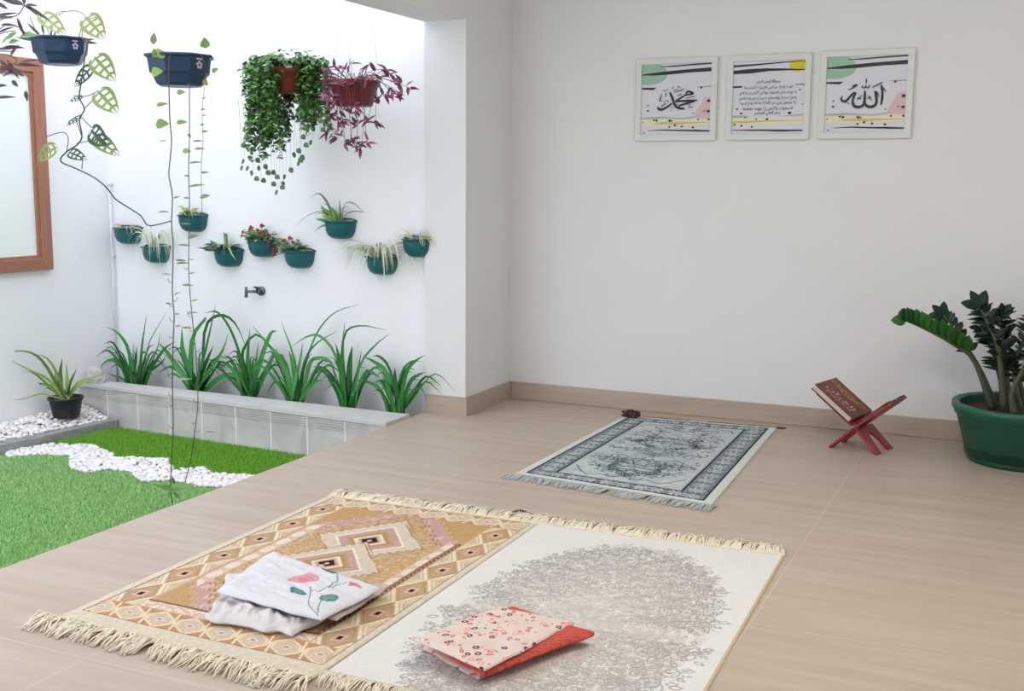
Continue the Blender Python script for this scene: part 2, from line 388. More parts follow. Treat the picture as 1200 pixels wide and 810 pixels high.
def turf(poly, n, h, c0, c1, label):
    P = np.array(poly); lo, hi = P.min(0), P.max(0)
    x = RNG.uniform(lo[0], hi[0], n); y = RNG.uniform(lo[1], hi[1], n); k = inside(x, y, poly); x, y = x[k], y[k]; n = len(x)
    a = RNG.uniform(0, 2*PI, n); w = .0016; L = h*RNG.uniform(.6, 1.2, n); lean = RNG.uniform(.1, .8, n)*L; b = RNG.uniform(0, 2*PI, n)
    z = np.full(n, ZG-.012); V = np.zeros((n, 4, 3)); ca, sa = np.cos(a)*w, np.sin(a)*w
    V[:, 0] = np.c_[x-ca, y-sa, z]; V[:, 1] = np.c_[x+ca, y+sa, z]
    tx, ty = x+np.cos(b)*lean, y+np.sin(b)*lean
    V[:, 2] = np.c_[tx+ca*.5, ty+sa*.5, z+L]; V[:, 3] = np.c_[tx-ca*.5, ty-sa*.5, z+L]
    t = RNG.uniform(0, 1, n)[:, None]; C = np.array(S(*c0))*(1-t)+np.array(S(*c1))*t; C[:, 3] = 1
    o = mesh_np('grass', V.reshape(-1, 3), np.arange(n*4).reshape(n, 4), M['grassv'], np.repeat(C, 4, 0), False)
    return tag(o, label, 'grass', kind='stuff')
turf(lo_line[1:]+[(-2.96, 2.5), (-5.08, 2.5), (-4.96, 4.2)], 130000, .013, (146, 198, 116), (196, 228, 172), 'pale green artificial turf in front of the white pebble path')
turf(up_line[1:]+[(-2.96, 4.89), (-4.87, 5.0), (-4.94, 4.4)], 70000, .017, (98, 166, 44), (156, 206, 88), 'deep green turf between the pebble path and the planter')
bm = bmesh.new(); bmesh.ops.create_icosphere(bm, subdivisions=2, radius=1); ICO = np.array([v.co[:] for v in bm.verts]); ICF = np.array([[v.index for v in f.verts] for f in bm.faces]); bm.free()
def pebbles(poly, n, rmin, rmax, z, name, label, tint=(236, 232, 230), zf=None):
    P = np.array(poly); lo, hi = P.min(0), P.max(0); pts = []
    x = RNG.uniform(lo[0], hi[0], n*40); y = RNG.uniform(lo[1], hi[1], n*40); k = inside(x, y, poly); x, y = x[k], y[k]
    grid = {}; g = rmin*1.5
    for a, c in zip(x, y):
        i, j = int(a//g), int(c//g)
        if any((a-p[0])**2+(c-p[1])**2 < g*g for di in (-1,0,1) for dj in (-1,0,1) for p in grid.get((i+di, j+dj), ())): continue
        grid.setdefault((i, j), []).append((a, c)); pts.append((a, c))
        if len(pts) >= n: break
    V = []; C = []
    for a, c in pts:
        r = random.uniform(rmin, rmax); s = np.array([r, r*random.uniform(.65, .88), r*random.uniform(.45, .6)])
        an = random.uniform(0, 2*PI); ti = random.uniform(-.35, .35)
        R = np.array(Matrix.Rotation(an, 3, 'Z') @ Matrix.Rotation(ti, 3, 'X'))
        v = (ICO*(1+.08*np.sin(ICO[:, [1, 2, 0]]*3+an)))*s
        V.append(v @ R.T+np.array([a, c, (zf(a, c) if zf else z)+s[2]*.8+random.uniform(0, .006)]))
        kk = random.uniform(.9, 1.03); col = np.array(S(*[min(255, q*kk) for q in tint])); C.append(np.tile(col, (len(ICO), 1)))
    N = len(pts); F = (ICF[None]+np.arange(N)[:, None, None]*len(ICO)).reshape(-1, 3)
    o = mesh_np(name, np.concatenate(V), F, M['pebble'], np.concatenate(C))
    return tag(o, label, 'pebbles', kind='stuff')
pebbles(up_line+lo_line[:0:-1], 1500, .013, .02, ZG-.012, 'pebbles', 'white pebble path winding between the two turf areas', (242, 238, 242))
pebbles([(XL+.02, 3.0), (kx0-.06, 3.0), (kx1-.07, 5.0), (XL+.02, 5.02)], 2300, .015, .024, -.128, 'pebbles', 'bed of white pebbles around the black plant pot', (240, 237, 234), lambda a, c: -.185+(.035+.025*(c-2.6)/2.4)*min(1, max(0, (kx0-.056+(kx1-kx0)*(c-2.6)/2.4-a)/.2)))

# ------------------------------------------------------------------ window on the garden's left wall
x0 = XL
wy1 = onx(58, 314, XL).y; wz0, wz1 = .72, 1.905
wy0 = wy1-1.15; fw = .075
win = thing('window_1', 'brown wooden window with a frosted pane on the garden wall', 'window', (XL, (wy0+wy1)/2, wz0)); win['kind'] = 'structure'
b = MB()
for z in ((wz0, wz0+fw*.9), (wz1-fw, wz1)): b.box((x0-.01, wy0, z[0]), (x0+.035, wy1-.001, z[1]))
bevel(b.build('window_rail', M['woodh'], win, False), .004)
b = MB()
for y in ((wy0, wy0+fw), (wy1-fw, wy1)): b.box((x0-.01, y[0], wz0-.001), (x0+.036, y[1], wz1+.001))
bevel(b.build('window_stile', M['wood'], win, False), .004)
b = MB(); e = .018
for (y0_, y1_, z0_, z1_) in ((wy0+fw, wy0+fw+e, wz0+fw*.9, wz1-fw), (wy1-fw-e, wy1-fw, wz0+fw*.9, wz1-fw), (wy0+fw+e, wy1-fw-e, wz0+fw*.9, wz0+fw*.9+e), (wy0+fw+e, wy1-fw-e, wz1-fw-e, wz1-fw)):
    b.box((x0, y0_, z0_), (x0+.022, y1_, z1_))
b.build('glazing_bead', M['wood'], win, False)
b = MB(); b.box((x0, wy0+fw+e, wz0+fw*.9+e), (x0+.008, wy1-fw-e, wz1-fw-e)); b.build('window_pane', M['glass'], win, False)

# corner pipe and tap
pp = Vector((-5.17, 5.325, -.06))
t = thing('wall_pipe', 'thin white pipe running down the corner of the garden walls', 'pipe', pp)
b = MB(); b.tube([pp, pp+Vector((0, 0, 1.27))], .0075, 12); b.build('pipe', M['pvc'], t)
for z in (.755, 1.2):
    b = MB(); b.tube([(pp.x, pp.y, z), (pp.x, pp.y, z+.018)], .0105, 12); b.box((pp.x-.006, pp.y, z), (pp.x+.006, YG, z+.018)); b.build('pipe_clip', M['pvc'], t)
tp = ony(307, 341, YG)
t = thing('water_tap', 'small grey metal tap on the white garden wall', 'tap', (tp.x, YG, tp.z))
b = MB(); b.tube([(tp.x, YG, tp.z), (tp.x, YG-.012, tp.z)], .026, 16); b.build('flange', M['chrome'], t)
b = MB(); b.tube([(tp.x, YG-.01, tp.z), (tp.x, YG-.045, tp.z)], .013, 12); b.tube([(tp.x, YG-.04, tp.z), (tp.x-.03, YG-.06, tp.z), (tp.x-.055, YG-.075, tp.z+.002)], .008, 10); b.build('body', M['chrome'], t)
b = MB(); b.tube([(tp.x-.055, YG-.075, tp.z+.028), (tp.x-.055, YG-.075, tp.z), (tp.x-.053, YG-.078, tp.z-.035)], [.008, .01, .01], 12); b.build('spout', M['chrome'], t)
b = MB(); b.tube([(tp.x, YG-.045, tp.z), (tp.x, YG-.05, tp.z+.024)], .005, 8); b.tube([(tp.x-.018, YG-.05, tp.z+.026), (tp.x+.018, YG-.05, tp.z+.022)], .005, 8); b.build('handle', M['dark'], t)

# ------------------------------------------------------------------ teal half-round wall pots
R_POT = .093
def wall_pot(px, py, label, plant):
    c = ony(px, py, YG-.05); c = Vector((c.x, YG, c.z))            # rim centre on the wall
    t = thing('wall_planter', label, 'potted plant', (c.x, YG, c.z-.1), 'teal pots on the garden wall')
    b = MB(); r = R_POT; wall_t = .005
    pr_ = [(.03*1, -.1), (.055, -.096), (.075, -.08), (.086, -.055), (.091, -.02), (.092, -.006), (.1, -.005), (.1, .0), (.092, .001), (.087, -.004), (.084, -.03)]
    pr_ = [(q[0], q[1]) for q in pr_]
    rings = b.lathe(c, pr_, 28, PI, 2*PI, 1, 1.15)
    b.poly([b.v[i] for i in rings[0]])
    # back plate against the wall
    half = [Vector((c.x+s*q[0], YG-.001, c.z+q[1])) for s in (1,) for q in pr_[:8]]; other = [Vector((c.x-q[0], YG-.001, c.z+q[1])) for q in pr_[:8]]
    b.prism(half+other[::-1], (0, -.004, 0))
    b.tube([(c.x-.1, YG-.004, c.z+.0), (c.x-.06, YG-.004, c.z+.012), (c.x+.06, YG-.004, c.z+.012), (c.x+.1, YG-.004, c.z)], .004, 6)
    b.build('pot', M['teal'], t)
    b = MB(); rg = b.lathe(c, [(.0001, -.018), (.045, -.016), (.086, -.022)], 24, PI, 2*PI, 1, 1.15); b.build('soil', M['soil'], t)
    plant(t, c+Vector((0, -.045, -.02)))
    return t
def strap_burst(t, c, n, L, W, cols, arch=(.5, 1.3), up=(.5, 1.2), spread=1.0, edge=None, name='foliage', out=-1.0, azs=None):
    """arching strap leaves spraying from one crown"""
    b = MB()
    for i in range(n):
        az = (azs[i] if azs else random.uniform(-.2, PI+.2)) ; l = L*random.uniform(.65, 1.1); a = random.uniform(*arch); u = random.uniform(*up)
        dx, dy = math.cos(az)*spread, -abs(math.sin(az))*.55
        p0 = c+Vector((dx*.015, dy*.015, 0)); p1 = p0+Vector((dx*l*.3, dy*l*.3, l*.42*u)); p2 = p0+Vector((dx*l*.68, dy*l*.68, l*.42*u-l*.12*a+.1*l)); p3 = p0+Vector((dx*l*.95, dy*l*.95, l*.36*u-l*.55*a))
        b.col = hue(random.choice(cols)); b.ribbon([p0, p1, p2, p3], W*random.uniform(.7, 1.1), (dx*.3, -.6, .8), edgecol=hue(edge) if edge else None)
    return b.build(name, M['leafv'], t, True, True)
def bushy(t, c, n, rx, rz, L, W, cols, shape='oval', name='foliage', ry=.06, z0=0.0):
    b = MB()
    for i in range(n):
        a = random.uniform(0, 2*PI); k = random.uniform(.1, 1)**.6
        p = c+Vector((math.cos(a)*rx*k, min(.035, math.sin(a)*ry*k), z0+random.uniform(0, rz)))
        d = Vector((math.cos(a), math.sin(a)-.3, random.uniform(-.2, .9)))
        b.col = hue(random.choice(cols), .25); b.leaf(p, d, (random.uniform(-.4,.4), -.4, 1), L*random.uniform(.7, 1.2), W*random.uniform(.8, 1.2), shape, .2, .3, 4)
    for i in range(12):
        a = random.uniform(0, 2*PI); q = c+Vector((math.cos(a)*rx*.7, min(.035, math.sin(a)*ry*.7), rz*.8+z0)); b.col = hue((96, 110, 60)); b.tube([c, c.lerp(q, .5)+Vector((0,0,.01)), q], .0018, 4)
    return b.build(name, M['leafv'], t, True, True)
def flowers(t, c, pts, name='flowers'):
    for k, (dx, dz, r) in enumerate(pts):
        b = MB(); p = c+Vector((dx, -.03+.02*math.sin(k*2.1), dz))
        b.m = 1; b.tube([c+Vector((dx*.3, -.01, 0)), c.lerp(p, .6)+Vector((0, 0, .008)), p], .0015, 4); b.m = 0
        for j in range(8):
            a = 2*PI*j/8; d = Vector((math.cos(a), -.35, math.sin(a)*.45+.2)); b.leaf(p, d, (0, -.5, 1), r, r*.75, 'oval', .1, .2, 3)
        b.ball(p+Vector((0, -.004, .003)), r*.32, 6)
        b.build('flower', [M['petal'], M['gstem']], t)
GR = [(70, 140, 62), (96, 160, 80), (52, 110, 50)]
PALE = [(206, 216, 170), (188, 204, 150), (222, 226, 196)]

wall_pot(146, 267, 'teal wall pot of dry straw-coloured stalks, nearest the corner pipe', lambda t, c: strap_burst(t, c, 22, .12, .007, [(206, 184, 140), (190, 160, 110), (214, 204, 170)], (.4, 1.0), (.3, .8)))
def p2(t, c): strap_burst(t, c, 30, .2, .009, [(196, 204, 166), (140, 170, 104), (206, 212, 184)], (.7, 1.4), (.8, 1.5), edge=(222, 226, 200))
wall_pot(179, 289, 'teal wall pot with a cream-striped spider plant, beside the long hanging vine', p2)
def p3(t, c):
    strap_burst(t, c, 14, .1, .008, [(170, 190, 70), (120, 150, 60), (196, 206, 110)], (.1, .5), (.8, 1.4))
    bushy(t, c, 24, .05, .05, .03, .022, [(150, 180, 60), (110, 150, 60)], name='leaf_rosette')
wall_pot(222, 252, 'teal wall pot with a small yellow-green seedling, above the spider plant pot', p3)
def p4(t, c):
    bushy(t, c+Vector((-.045, 0, 0)), 44, .07, .05, .07, .026, [(40, 86, 48), (60, 110, 64)], 'lance', name='foliage')
    b = MB(); b.col = hue((120, 150, 96)); b.tube([c, c+Vector((.005, 0, .06)), c+Vector((0, 0, .11))], .011, 8)
    for i in range(6): b.col = hue((120, 150, 90)); b.leaf(c+Vector((0, 0, .108)), (math.cos(i), math.sin(i)*.4-.2, .3), (0, 0, 1), .035, .012, 'lance')
    for q in ([(.02, 0, .0), (.05, -.03, .05), (.1, -.05, .07), (.14, -.06, .085)], [(.0, 0, .05), (.06, -.05, .04), (.1, -.07, .0), (.135, -.08, -.03)], [(0, 0, .02), (-.06, -.02, .06), (-.11, -.03, .08)]):
        b.col = hue((130, 168, 110)); b.ribbon([c+Vector(p) for p in q], .014, (0, -.5, .9))
    b.build('stalk', M['leafv'], t, True, True)
wall_pot(264, 293, 'teal wall pot with a thick upright stalk and dark low leaves', p4)
def p5(t, c):
    bushy(t, c, 110, .095, .075, .032, .02, GR+[(120, 150, 80)])
    flowers(t, c, [(-.09, .06, .017), (-.055, .075, .018), (-.02, .09, .019), (.012, .075, .017), (.03, .1, .02), (.06, .065, .018), (.085, .05, .018), (.07, -.01, .02), (.1, .015, .017), (-.1, .04, .015)])
wall_pot(304, 281, 'teal wall pot with red flowers along its top, left of the flowering pair', p5)
def p6(t, c):
    bushy(t, c+Vector((-.045, 0, 0)), 110, .09, .075, .032, .02, GR+[(110, 150, 80)])
    flowers(t, c, [(-.13, -.005, .018), (-.145, .02, .016), (-.1, .03, .015), (-.06, .075, .019), (-.03, .09, .02), (-.09, .06, .016), (.0, .07, .015)])
wall_pot(347, 294, 'teal wall pot with red flowers spilling over its left side', p6)
def p7(t, c):
    b = MB()
    for q, w in (([(-.02,0,0), (-.04,-.02,.1), (-.1,-.03,.17), (-.17,-.04,.13)], .012), ([(0,0,0), (-.08,-.02,.07), (-.18,-.04,.04), (-.25,-.05,-.02)], .008), ([(.03,0,.02), (.06,-.02,.11), (.12,-.03,.12), (.19,-.03,.07)], .010), ([(.03,0,0), (.08,-.03,.06), (.14,-.03,.075), (.2,-.03,.07)], .012), ([(-.02,0,.02), (-.08,-.02,.06), (-.14,-.02,.05)], .01), ([(0,0,0), (-.03,-.02,.09), (-.09,-.02,.12)], .008), ([(.0,0,.0), (.05,-.03,.09), (.1,-.04,.1)], .008)):
        b.col = hue((110, 126, 96)); b.ribbon([c+Vector(p) for p in q], w*1.3, (0, -.6, .8))
    b.build('grass_leaves', M['leafv'], t, True, True)
    b = MB()
    for q, w in (([(0,0,0), (-.05,-.02,.05), (-.09,-.03,.11)], 0.0378), ([(.01,0,0), (.0,-.02,.06), (-.03,-.03,.1)], 0.0405), ([(-.01,0,0), (-.07,-.03,.02), (-.12,-.04,.03)], 0.0351), ([(.01,0,0), (-.02,-.04,.03), (-.07,-.05,.05)], 0.0405), ([(.02,0,0), (.025,-.01,.08), (.02,-.01,.14)], .022), ([(-.02,0,0), (-.08,-.03,-.01), (-.12,-.05,-.04)], .02), ([(.0,0,0), (-.04,-.03,.07), (-.1,-.03,.09)], .024)):
        b.col = hue((66, 128, 62)); b.ribbon([c+Vector(p) for p in q], w, (0, -.7, .7), edgecol=hue((150, 186, 120)))
    b.build('broad_leaves', M['leafv'], t, True, True)
wall_pot(395, 259, 'teal wall pot with long grassy leaves, highest on the right', p7)
def p8(t, c):
    strap_burst(t, c, 40, .25, .0135, [(190, 196, 160), (160, 176, 124), (130, 158, 96)], (.35, 1.0), (.4, .95), edge=(214, 216, 194), spread=1.15)
wall_pot(444, 301, 'teal wall pot with a wide cream spider plant, lowest on the right', p8)
wall_pot(487, 280, 'teal wall pot half hidden by the white pillar', lambda t, c: strap_burst(t, c, 24, .14, .008, [(206, 204, 160), (180, 176, 120), (222, 222, 190)], (.4, .9), (.5, 1.1)))

# ------------------------------------------------------------------ strap-leaved clumps in the planter
def clump(px, py, leaves, label, extra=20, depth=5.225):
    base = ony(px, py, depth); base.z = -.06
    t = thing('strap_leaf_plant', label, 'plant', base, 'green clumps in the planter')
    b = MB(); rnd = random.Random(int(px))
    for lf in leaves:
        w, pts = lf[0], lf[1:]; dep = depth+rnd.uniform(-.1, .08); P = []; n = len(pts)
        P.append(base+Vector((rnd.uniform(-.055, .055), (dep-depth)*.3, 0)))
        for i, (x, y) in enumerate(pts): P.append(ony(x, y, depth+(dep-depth)*(i+1)/n))
        b.col = hue(rnd.choice([(44, 118, 50), (60, 138, 62), (36, 100, 44), (78, 150, 78)]), .15)
        b.ribbon(P, w*1.2, (rnd.uniform(-.5, .5), -1, .3), .35)
    for i in range(extra):
        s = rnd.choice((-1, 1)); l = rnd.uniform(.2, .38); a = rnd.uniform(.1, .8); dy = rnd.uniform(-.12, .1)
        P = [base+Vector((rnd.uniform(-.055, .055), 0, 0)), base+Vector((s*l*a*.4, dy*.4, l*.5)), base+Vector((s*l*a*.8, dy*.8, l*.85)), base+Vector((s*l*a*1.25, dy, l*(1.05-a*.6)))]
        b.col = hue(rnd.choice([(40, 110, 46), (56, 132, 58), (32, 92, 42)]), .15); b.ribbon(P, rnd.uniform(.011, .022), (rnd.uniform(-.5, .5), -1, .3), .35)
    b.build('foliage', M['leafv'], t, True, True)
    b = MB()
    for k in range(5): b.tube([base+Vector((rnd.uniform(-.03, .03), rnd.uniform(-.02, .02), -.0)), base+Vector((rnd.uniform(-.03, .03), rnd.uniform(-.02, .02), .1))], [.013, .007], 6)
    b.build('stem_base', M['gstem'], t)
    return t
clump(160, 447, [(.02, (152, 415), (140, 392), (124, 383)), (.022, (166, 415), (172, 368)), (.016, (173, 410), (184, 385), (197, 364)), (.02, (176, 430), (186, 405), (187, 390)), (.02, (148, 437), (132, 422), (120, 428), (117, 439)), (.02, (176, 436), (192, 410), (206, 400)), (.03, (160, 425), (160, 405)), (.02, (172, 440), (190, 425), (195, 415)), (.014, (145, 445), (134, 441), (124, 436))], 'green strap-leaved clump in the planter nearest the corner pipe')
clump(232, 456, [(.034, (242, 410), (253, 357)), (.045, (217, 420), (213, 383)), (.04, (225, 420), (228, 400)), (.02, (240, 390), (256, 370), (275, 378), (290, 410)), (.03, (212, 435), (195, 412), (186, 402)), (.026, (215, 440), (200, 430), (186, 437)), (.034, (250, 430), (262, 410), (268, 390)), (.03, (255, 445), (275, 440), (292, 455)), (.022, (225, 400), (240, 375), (240, 372)), (.03, (240, 430), (250, 405))], 'tall green clump in the planter behind the long hanging vines')
clump(295, 463, [(.036, (291, 425), (293, 385)), (.034, (285, 430), (285, 410)), (.02, (283, 420), (270, 385), (255, 366), (240, 367)), (.03, (305, 425), (317, 392), (325, 388)), (.034, (312, 435), (325, 408)), (.024, (278, 440), (262, 425), (243, 425)), (.02, (280, 450), (265, 438), (255, 445)), (.02, (283, 425), (300, 392), (330, 420)), (.03, (300, 430), (303, 400))], 'green clump with two broad upright leaves in the middle of the planter')
clump(348, 470, [(.018, (345, 420), (329, 376)), (.022, (335, 430), (315, 405), (296, 382)), (.014, (360, 420), (375, 385), (395, 365), (421, 357)), (.03, (352, 425), (355, 400)), (.022, (362, 430), (372, 420), (388, 425), (396, 460)), (.026, (338, 440), (325, 418), (318, 412)), (.03, (345, 435), (338, 410)), (.014, (357, 425), (372, 402), (396, 388)), (.02, (362, 455), (372, 447), (380, 447)), (.02, (335, 455), (322, 448), (313, 462))], 'green clump with one thin leaf arching high to the right')
clump(408, 475, [(.02, (402, 420), (404, 377)), (.034, (400, 430), (393, 402)), (.034, (410, 430), (413, 405)), (.018, (422, 430), (440, 405), (457, 391)), (.012, (402, 400), (420, 382), (452, 387)), (.014, (395, 420), (375, 394), (357, 396), (340, 408)), (.02, (418, 440), (424, 410)), (.02, (395, 450), (380, 432), (366, 430)), (.02, (420, 455), (430, 440))], 'narrow upright green clump, second from the white pillar')
clump(466, 482, [(.024, (475, 440), (485, 425), (498, 416)), (.026, (455, 440), (440, 425), (424, 417)), (.018, (458, 435), (445, 418), (437, 418)), (.036, (464, 450), (463, 431)), (.034, (470, 450), (473, 432)), (.022, (448, 460), (432, 448), (416, 446)), (.022, (480, 450), (490, 440), (499, 436)), (.018, (482, 462), (492, 455), (498, 462)), (.022, (455, 455), (447, 440)), (.014, (470, 440), (482, 424), (494, 424))], 'green clump in the planter beside the white pillar')

# grey stone on the planter corner
b = MB(); sc = Vector((-4.87, 4.98, .062))
sc = Vector((-5.125, 5.09, ZT))
rr = [[Vector((sc.x+math.cos(a)*r*1.25, sc.y+math.sin(a)*r, sc.z+z)) for a in [i*2*PI/7+.3*math.sin(z*40) for i in range(7)]] for r, z in ((.05, -.005), (.062, .03), (.045, .075), (.02, .1))]
ids = [[b.vert(p) for p in q] for q in rr]
for q, w in zip(ids, ids[1:]):
    for k in range(7): b.face((q[k], q[(k+1) % 7], w[(k+1) % 7], w[k]))
b.face(ids[-1]); b.face(ids[0][::-1])
tag(rebase(b.build('stone', M['stone'], None, False), sc), 'small pale grey stone on the corner of the planter', 'stone')

# black pot on the pebbles
c = onz(75, 487, -.125); c = Vector((c.x+.02, c.y, -.13))
t = thing('potted_plant', 'small black pot with yellow-green strap leaves on the white pebbles', 'potted plant', c)
b = MB(); b.lathe(c, [(0, 0), (.07, 0), (.074, .005), (.092, .105), (.1, .106), (.1, .118), (.092, .118), (.088, .1)], 28); b.build('pot', M['black'], t)
b = MB(); b.lathe(c, [(0.001, .098), (.088, .1)], 20); b.build('soil', M['soil'], t)
b = MB(); cc = c+Vector((0, 0, .1)); rnd = random.Random(3)
for w, yo, pts in ((.02, -.25, ((55, 430), (35, 413), (3, 412))), (.02, -.25, ((58, 446), (35, 434), (10, 421))), (.016, -.3, ((55, 450), (40, 438), (26, 434))), (.018, -.1, ((68, 440), (55, 420), (38, 415))), (.034, 0, ((71, 440), (73, 420))), (.03, .05, ((79, 445), (78, 425))), (.02, .1, ((84, 445), (90, 432))), (.018, .1, ((92, 452), (110, 443), (132, 434))), (.016, .12, ((90, 450), (100, 445), (116, 440))), (.01, -.25, ((50, 462), (30, 467), (14, 469))), (.02, -.1, ((62, 454), (48, 450), (44, 447))), (.02, .0, ((82, 452), (86, 440))), (.026, .0, ((67, 448), (64, 436))), (.02, -.1, ((60, 456), (52, 455)))):
    b.col = hue(rnd.choice([(70, 108, 44), (104, 138, 60), (54, 90, 40), (128, 156, 78)]), .15)
    P = [cc+Vector((rnd.uniform(-.03, .03), rnd.uniform(-.02, .02), 0))]+[ony(x, y, c.y+yo*(i+1)/len(pts)) for i, (x, y) in enumerate(pts)]
    b.ribbon(P, w, (.4, -1, .5), .35, edgecol=hue((158, 176, 104)) if rnd.random() < .35 else None)
b.build('foliage', M['leafv'], t, True, True)

# ------------------------------------------------------------------ hanging pots
def hanger(t, c, r, ztop=3.2, n=3):
    b = MB(); top = Vector((c.x, c.y, ztop))
    for k in range(n):
        a = 2*PI*k/n+.9; b.tube([c+Vector((math.cos(a)*r, math.sin(a)*r, 0)), c+Vector((math.cos(a)*r*.25, math.sin(a)*r*.25, .9)), top], .0008, 4)
    b.build('hanger_wire', M['wire'], t)
def navy_pot(c, r, t, em):
    b = MB(); off = em-PI/8
    rings = b.lathe(c, [(0.001, -.128), (r*.62, -.128), (r*.72, -.118), (r*.82, -.086), (r*.84, -.08), (r*.91, -.076), (r*.97, -.012), (r*1.06, -.012), (r*1.06, .0), (r*.97, .002), (r*.9, -.02)], 8, off, off+2*PI)
    p = b.build('pot', M['navy'], t, False); bevel(p, .006, 2)
    b = MB(); b.lathe(c, [(.001, -.018), (r*.92, -.022)], 8, off, off+2*PI); b.build('soil', M['soil'], t)
    # emblem: five pale petals under a small pink bar, on the facet
    n = Vector((math.cos(em), math.sin(em), .1)).normalized(); s = Vector((-math.sin(em), math.cos(em), 0)); u = Vector((0, 0, 1))
    o = c+Vector((math.cos(em), math.sin(em), 0))*(r*.94*math.cos(PI/8)+.004)+Vector((0, 0, -.045))
    b = MB()
    for k in range(5):
        a = 2*PI*k/5+.3; q = o+s*(math.cos(a)*.011)+u*(math.sin(a)*.011)
        b.poly([q+s*(.0065*math.cos(j*PI/4))+u*(.0065*math.sin(j*PI/4)) for j in range(8)])
    b.m = 1; b.poly([o+s*x+u*z for x, z in ((-.015, .021), (.015, .021), (.015, .028), (-.015, .028))])
    b.build('emblem', [M['lilac'], M['pinkink']], p, False)
    return p
def fenestrated(b, base, d, nrm, L, W, col):
    """swiss-cheese leaf: rim, midrib and side veins around open holes"""
    base = Vector(base); d = Vector(d).normalized(); nrm = Vector(nrm); nrm = (nrm-d*nrm.dot(d)).normalized(); s = d.cross(nrm); b.col = col; n = 12
    def pt(t, k): # k -1..1 across
        w = math.sin(PI*min(1, t**.7))**.7*W/2 if 0 < t < 1 else .001
        return base+d*(L*t)+s*(w*k)+nrm*(-.18*L*t*t+.18*w*abs(k))
    for sg in (-1, 1):
        for i in range(n):
            t0, t1 = i/n, (i+1)/n
            b.poly([pt(t0, sg*.66), pt(t1, sg*.66), pt(t1, sg), pt(t0, sg)]); b.poly([pt(t0, 0), pt(t1, 0), pt(t1, sg*.16), pt(t0, sg*.16)])
        for k in range(4):
            t0 = .08+k*.21; b.poly([pt(t0, sg*.1), pt(t0+.07, sg*.1), pt(min(.98, t0+.15), sg*.8), pt(min(.98, t0+.06), sg*.8)])
def vine(b, pts, r=.003, n=6): b.tube(smooth(pts, 4), r, n)

# navy pot by the window
YA = 4.3
c = ony(70, 45, YA)
t = thing('hanging_planter', 'navy hanging pot by the window with swiss-cheese leaves trailing below', 'hanging plant', c-Vector((0, 0, .128)), 'hanging pots over the garden')
navy_pot(c, .142, t, math.radians(-11)); hanger(t, c, .135)
stem_px = [(70, 44, YA), (100, 46, YA-.1), (99, 70, YA-.12), (95, 98, YA-.1), (93, 114, YA-.1), (99, 128, YA-.1), (93, 140, YA-.1), (96, 160, YA-.08), (90, 170, YA), (78, 178, YA), (71, 189, YA+.05), (90, 198, YA+.15), (110, 208, YA+.3), (125, 220, YA+.4), (135, 233, YA+.5), (150, 243, YA+.6), (165, 253, YA+.7), (173, 264, YA+.75), (186, 263, YA+.78), (200, 259, YA+.8)]
b = MB(); P = [ony(x, y, Y) for x, y, Y in stem_px]; vine(b, P, .0036)
for ch in (((98, 128), (108, 118), (116, 108)), ((93, 114), (104, 112), (115, 107)), ((96, 138), (106, 148), (112, 150)), ((90, 168), (100, 166), (110, 163)), ((78, 178), (80, 162), (73, 155), (55, 160)), ((92, 46), (96, 30), (100, 20), (90, 13), (72, 14)), ((96, 44), (98, 26), (112, 20)), ((60, 44), (50, 25), (30, 8), (15, 4)), ((45, 44), (35, 20)), ((96, 160), (88, 140), (80, 143)), ((93, 114), (86, 112)), ((96, 198), (97, 185))):
    vine(b, [ony(x, y, YA-.08) for x, y in ch], .0022, 5)
b.build('stem', M['stem'], t)
LG = [(112, 132, 58), (92, 122, 56), (128, 144, 74)]; DG = [(36, 66, 44), (48, 80, 52)]
b = MB()
def fl(x0, y0, x1, y1, W, cols, tilt=(.3, -1, .5), dy=-.1):
    a, e = ony(x0, y0, YA+dy), ony(x1, y1, YA+dy-.05); fenestrated(b, a, e-a, tilt, (e-a).length, W, hue(random.choice(cols)))
fl(47, 16, 73, 35, .085, LG, (.4, -.8, .5)); fl(100, 19, 119, 41, .11, LG, (.5, -1, .3)); fl(110, 66, 131, 90, .11, LG); fl(110, 76, 85, 101, .06, DG, (.6, -.8, .3))
fl(114, 106, 134, 128, .11, LG); fl(98, 113, 80, 118, .03, DG); fl(97, 136, 76, 146, .03, DG); fl(106, 152, 122, 168, .1, DG, (-.3, -1, .4)); fl(110, 160, 135, 178, .08, LG)
fl(68, 172, 40, 186, .09, LG); fl(80, 178, 97, 184, .06, DG); fl(72, 13, 68, 17, .04, LG)
b.build('swiss_cheese_leaves', M['leafv'], t, False, True)
b = MB()
for (x, y, a, l) in ((52, 37, 1.8, .08), (48, 38, 2.4, .1), (60, 40, 1.5, .06), (40, 44, 2.9, .1), (42, 42, 2.6, .1), (95, 44, .2, .07), (100, 46, 0, .06), (62, 42, 1.2, .05)):
    p = ony(x, y+4, YA-.06); b.col = hue((44, 62, 56)); b.leaf(p, RIGHT*math.cos(a)+Vector((0, 0, math.sin(a))), (0, -1, .4), l, .014, 'lance')
b.build('short_leaves', M['leafv'], t, True, True)

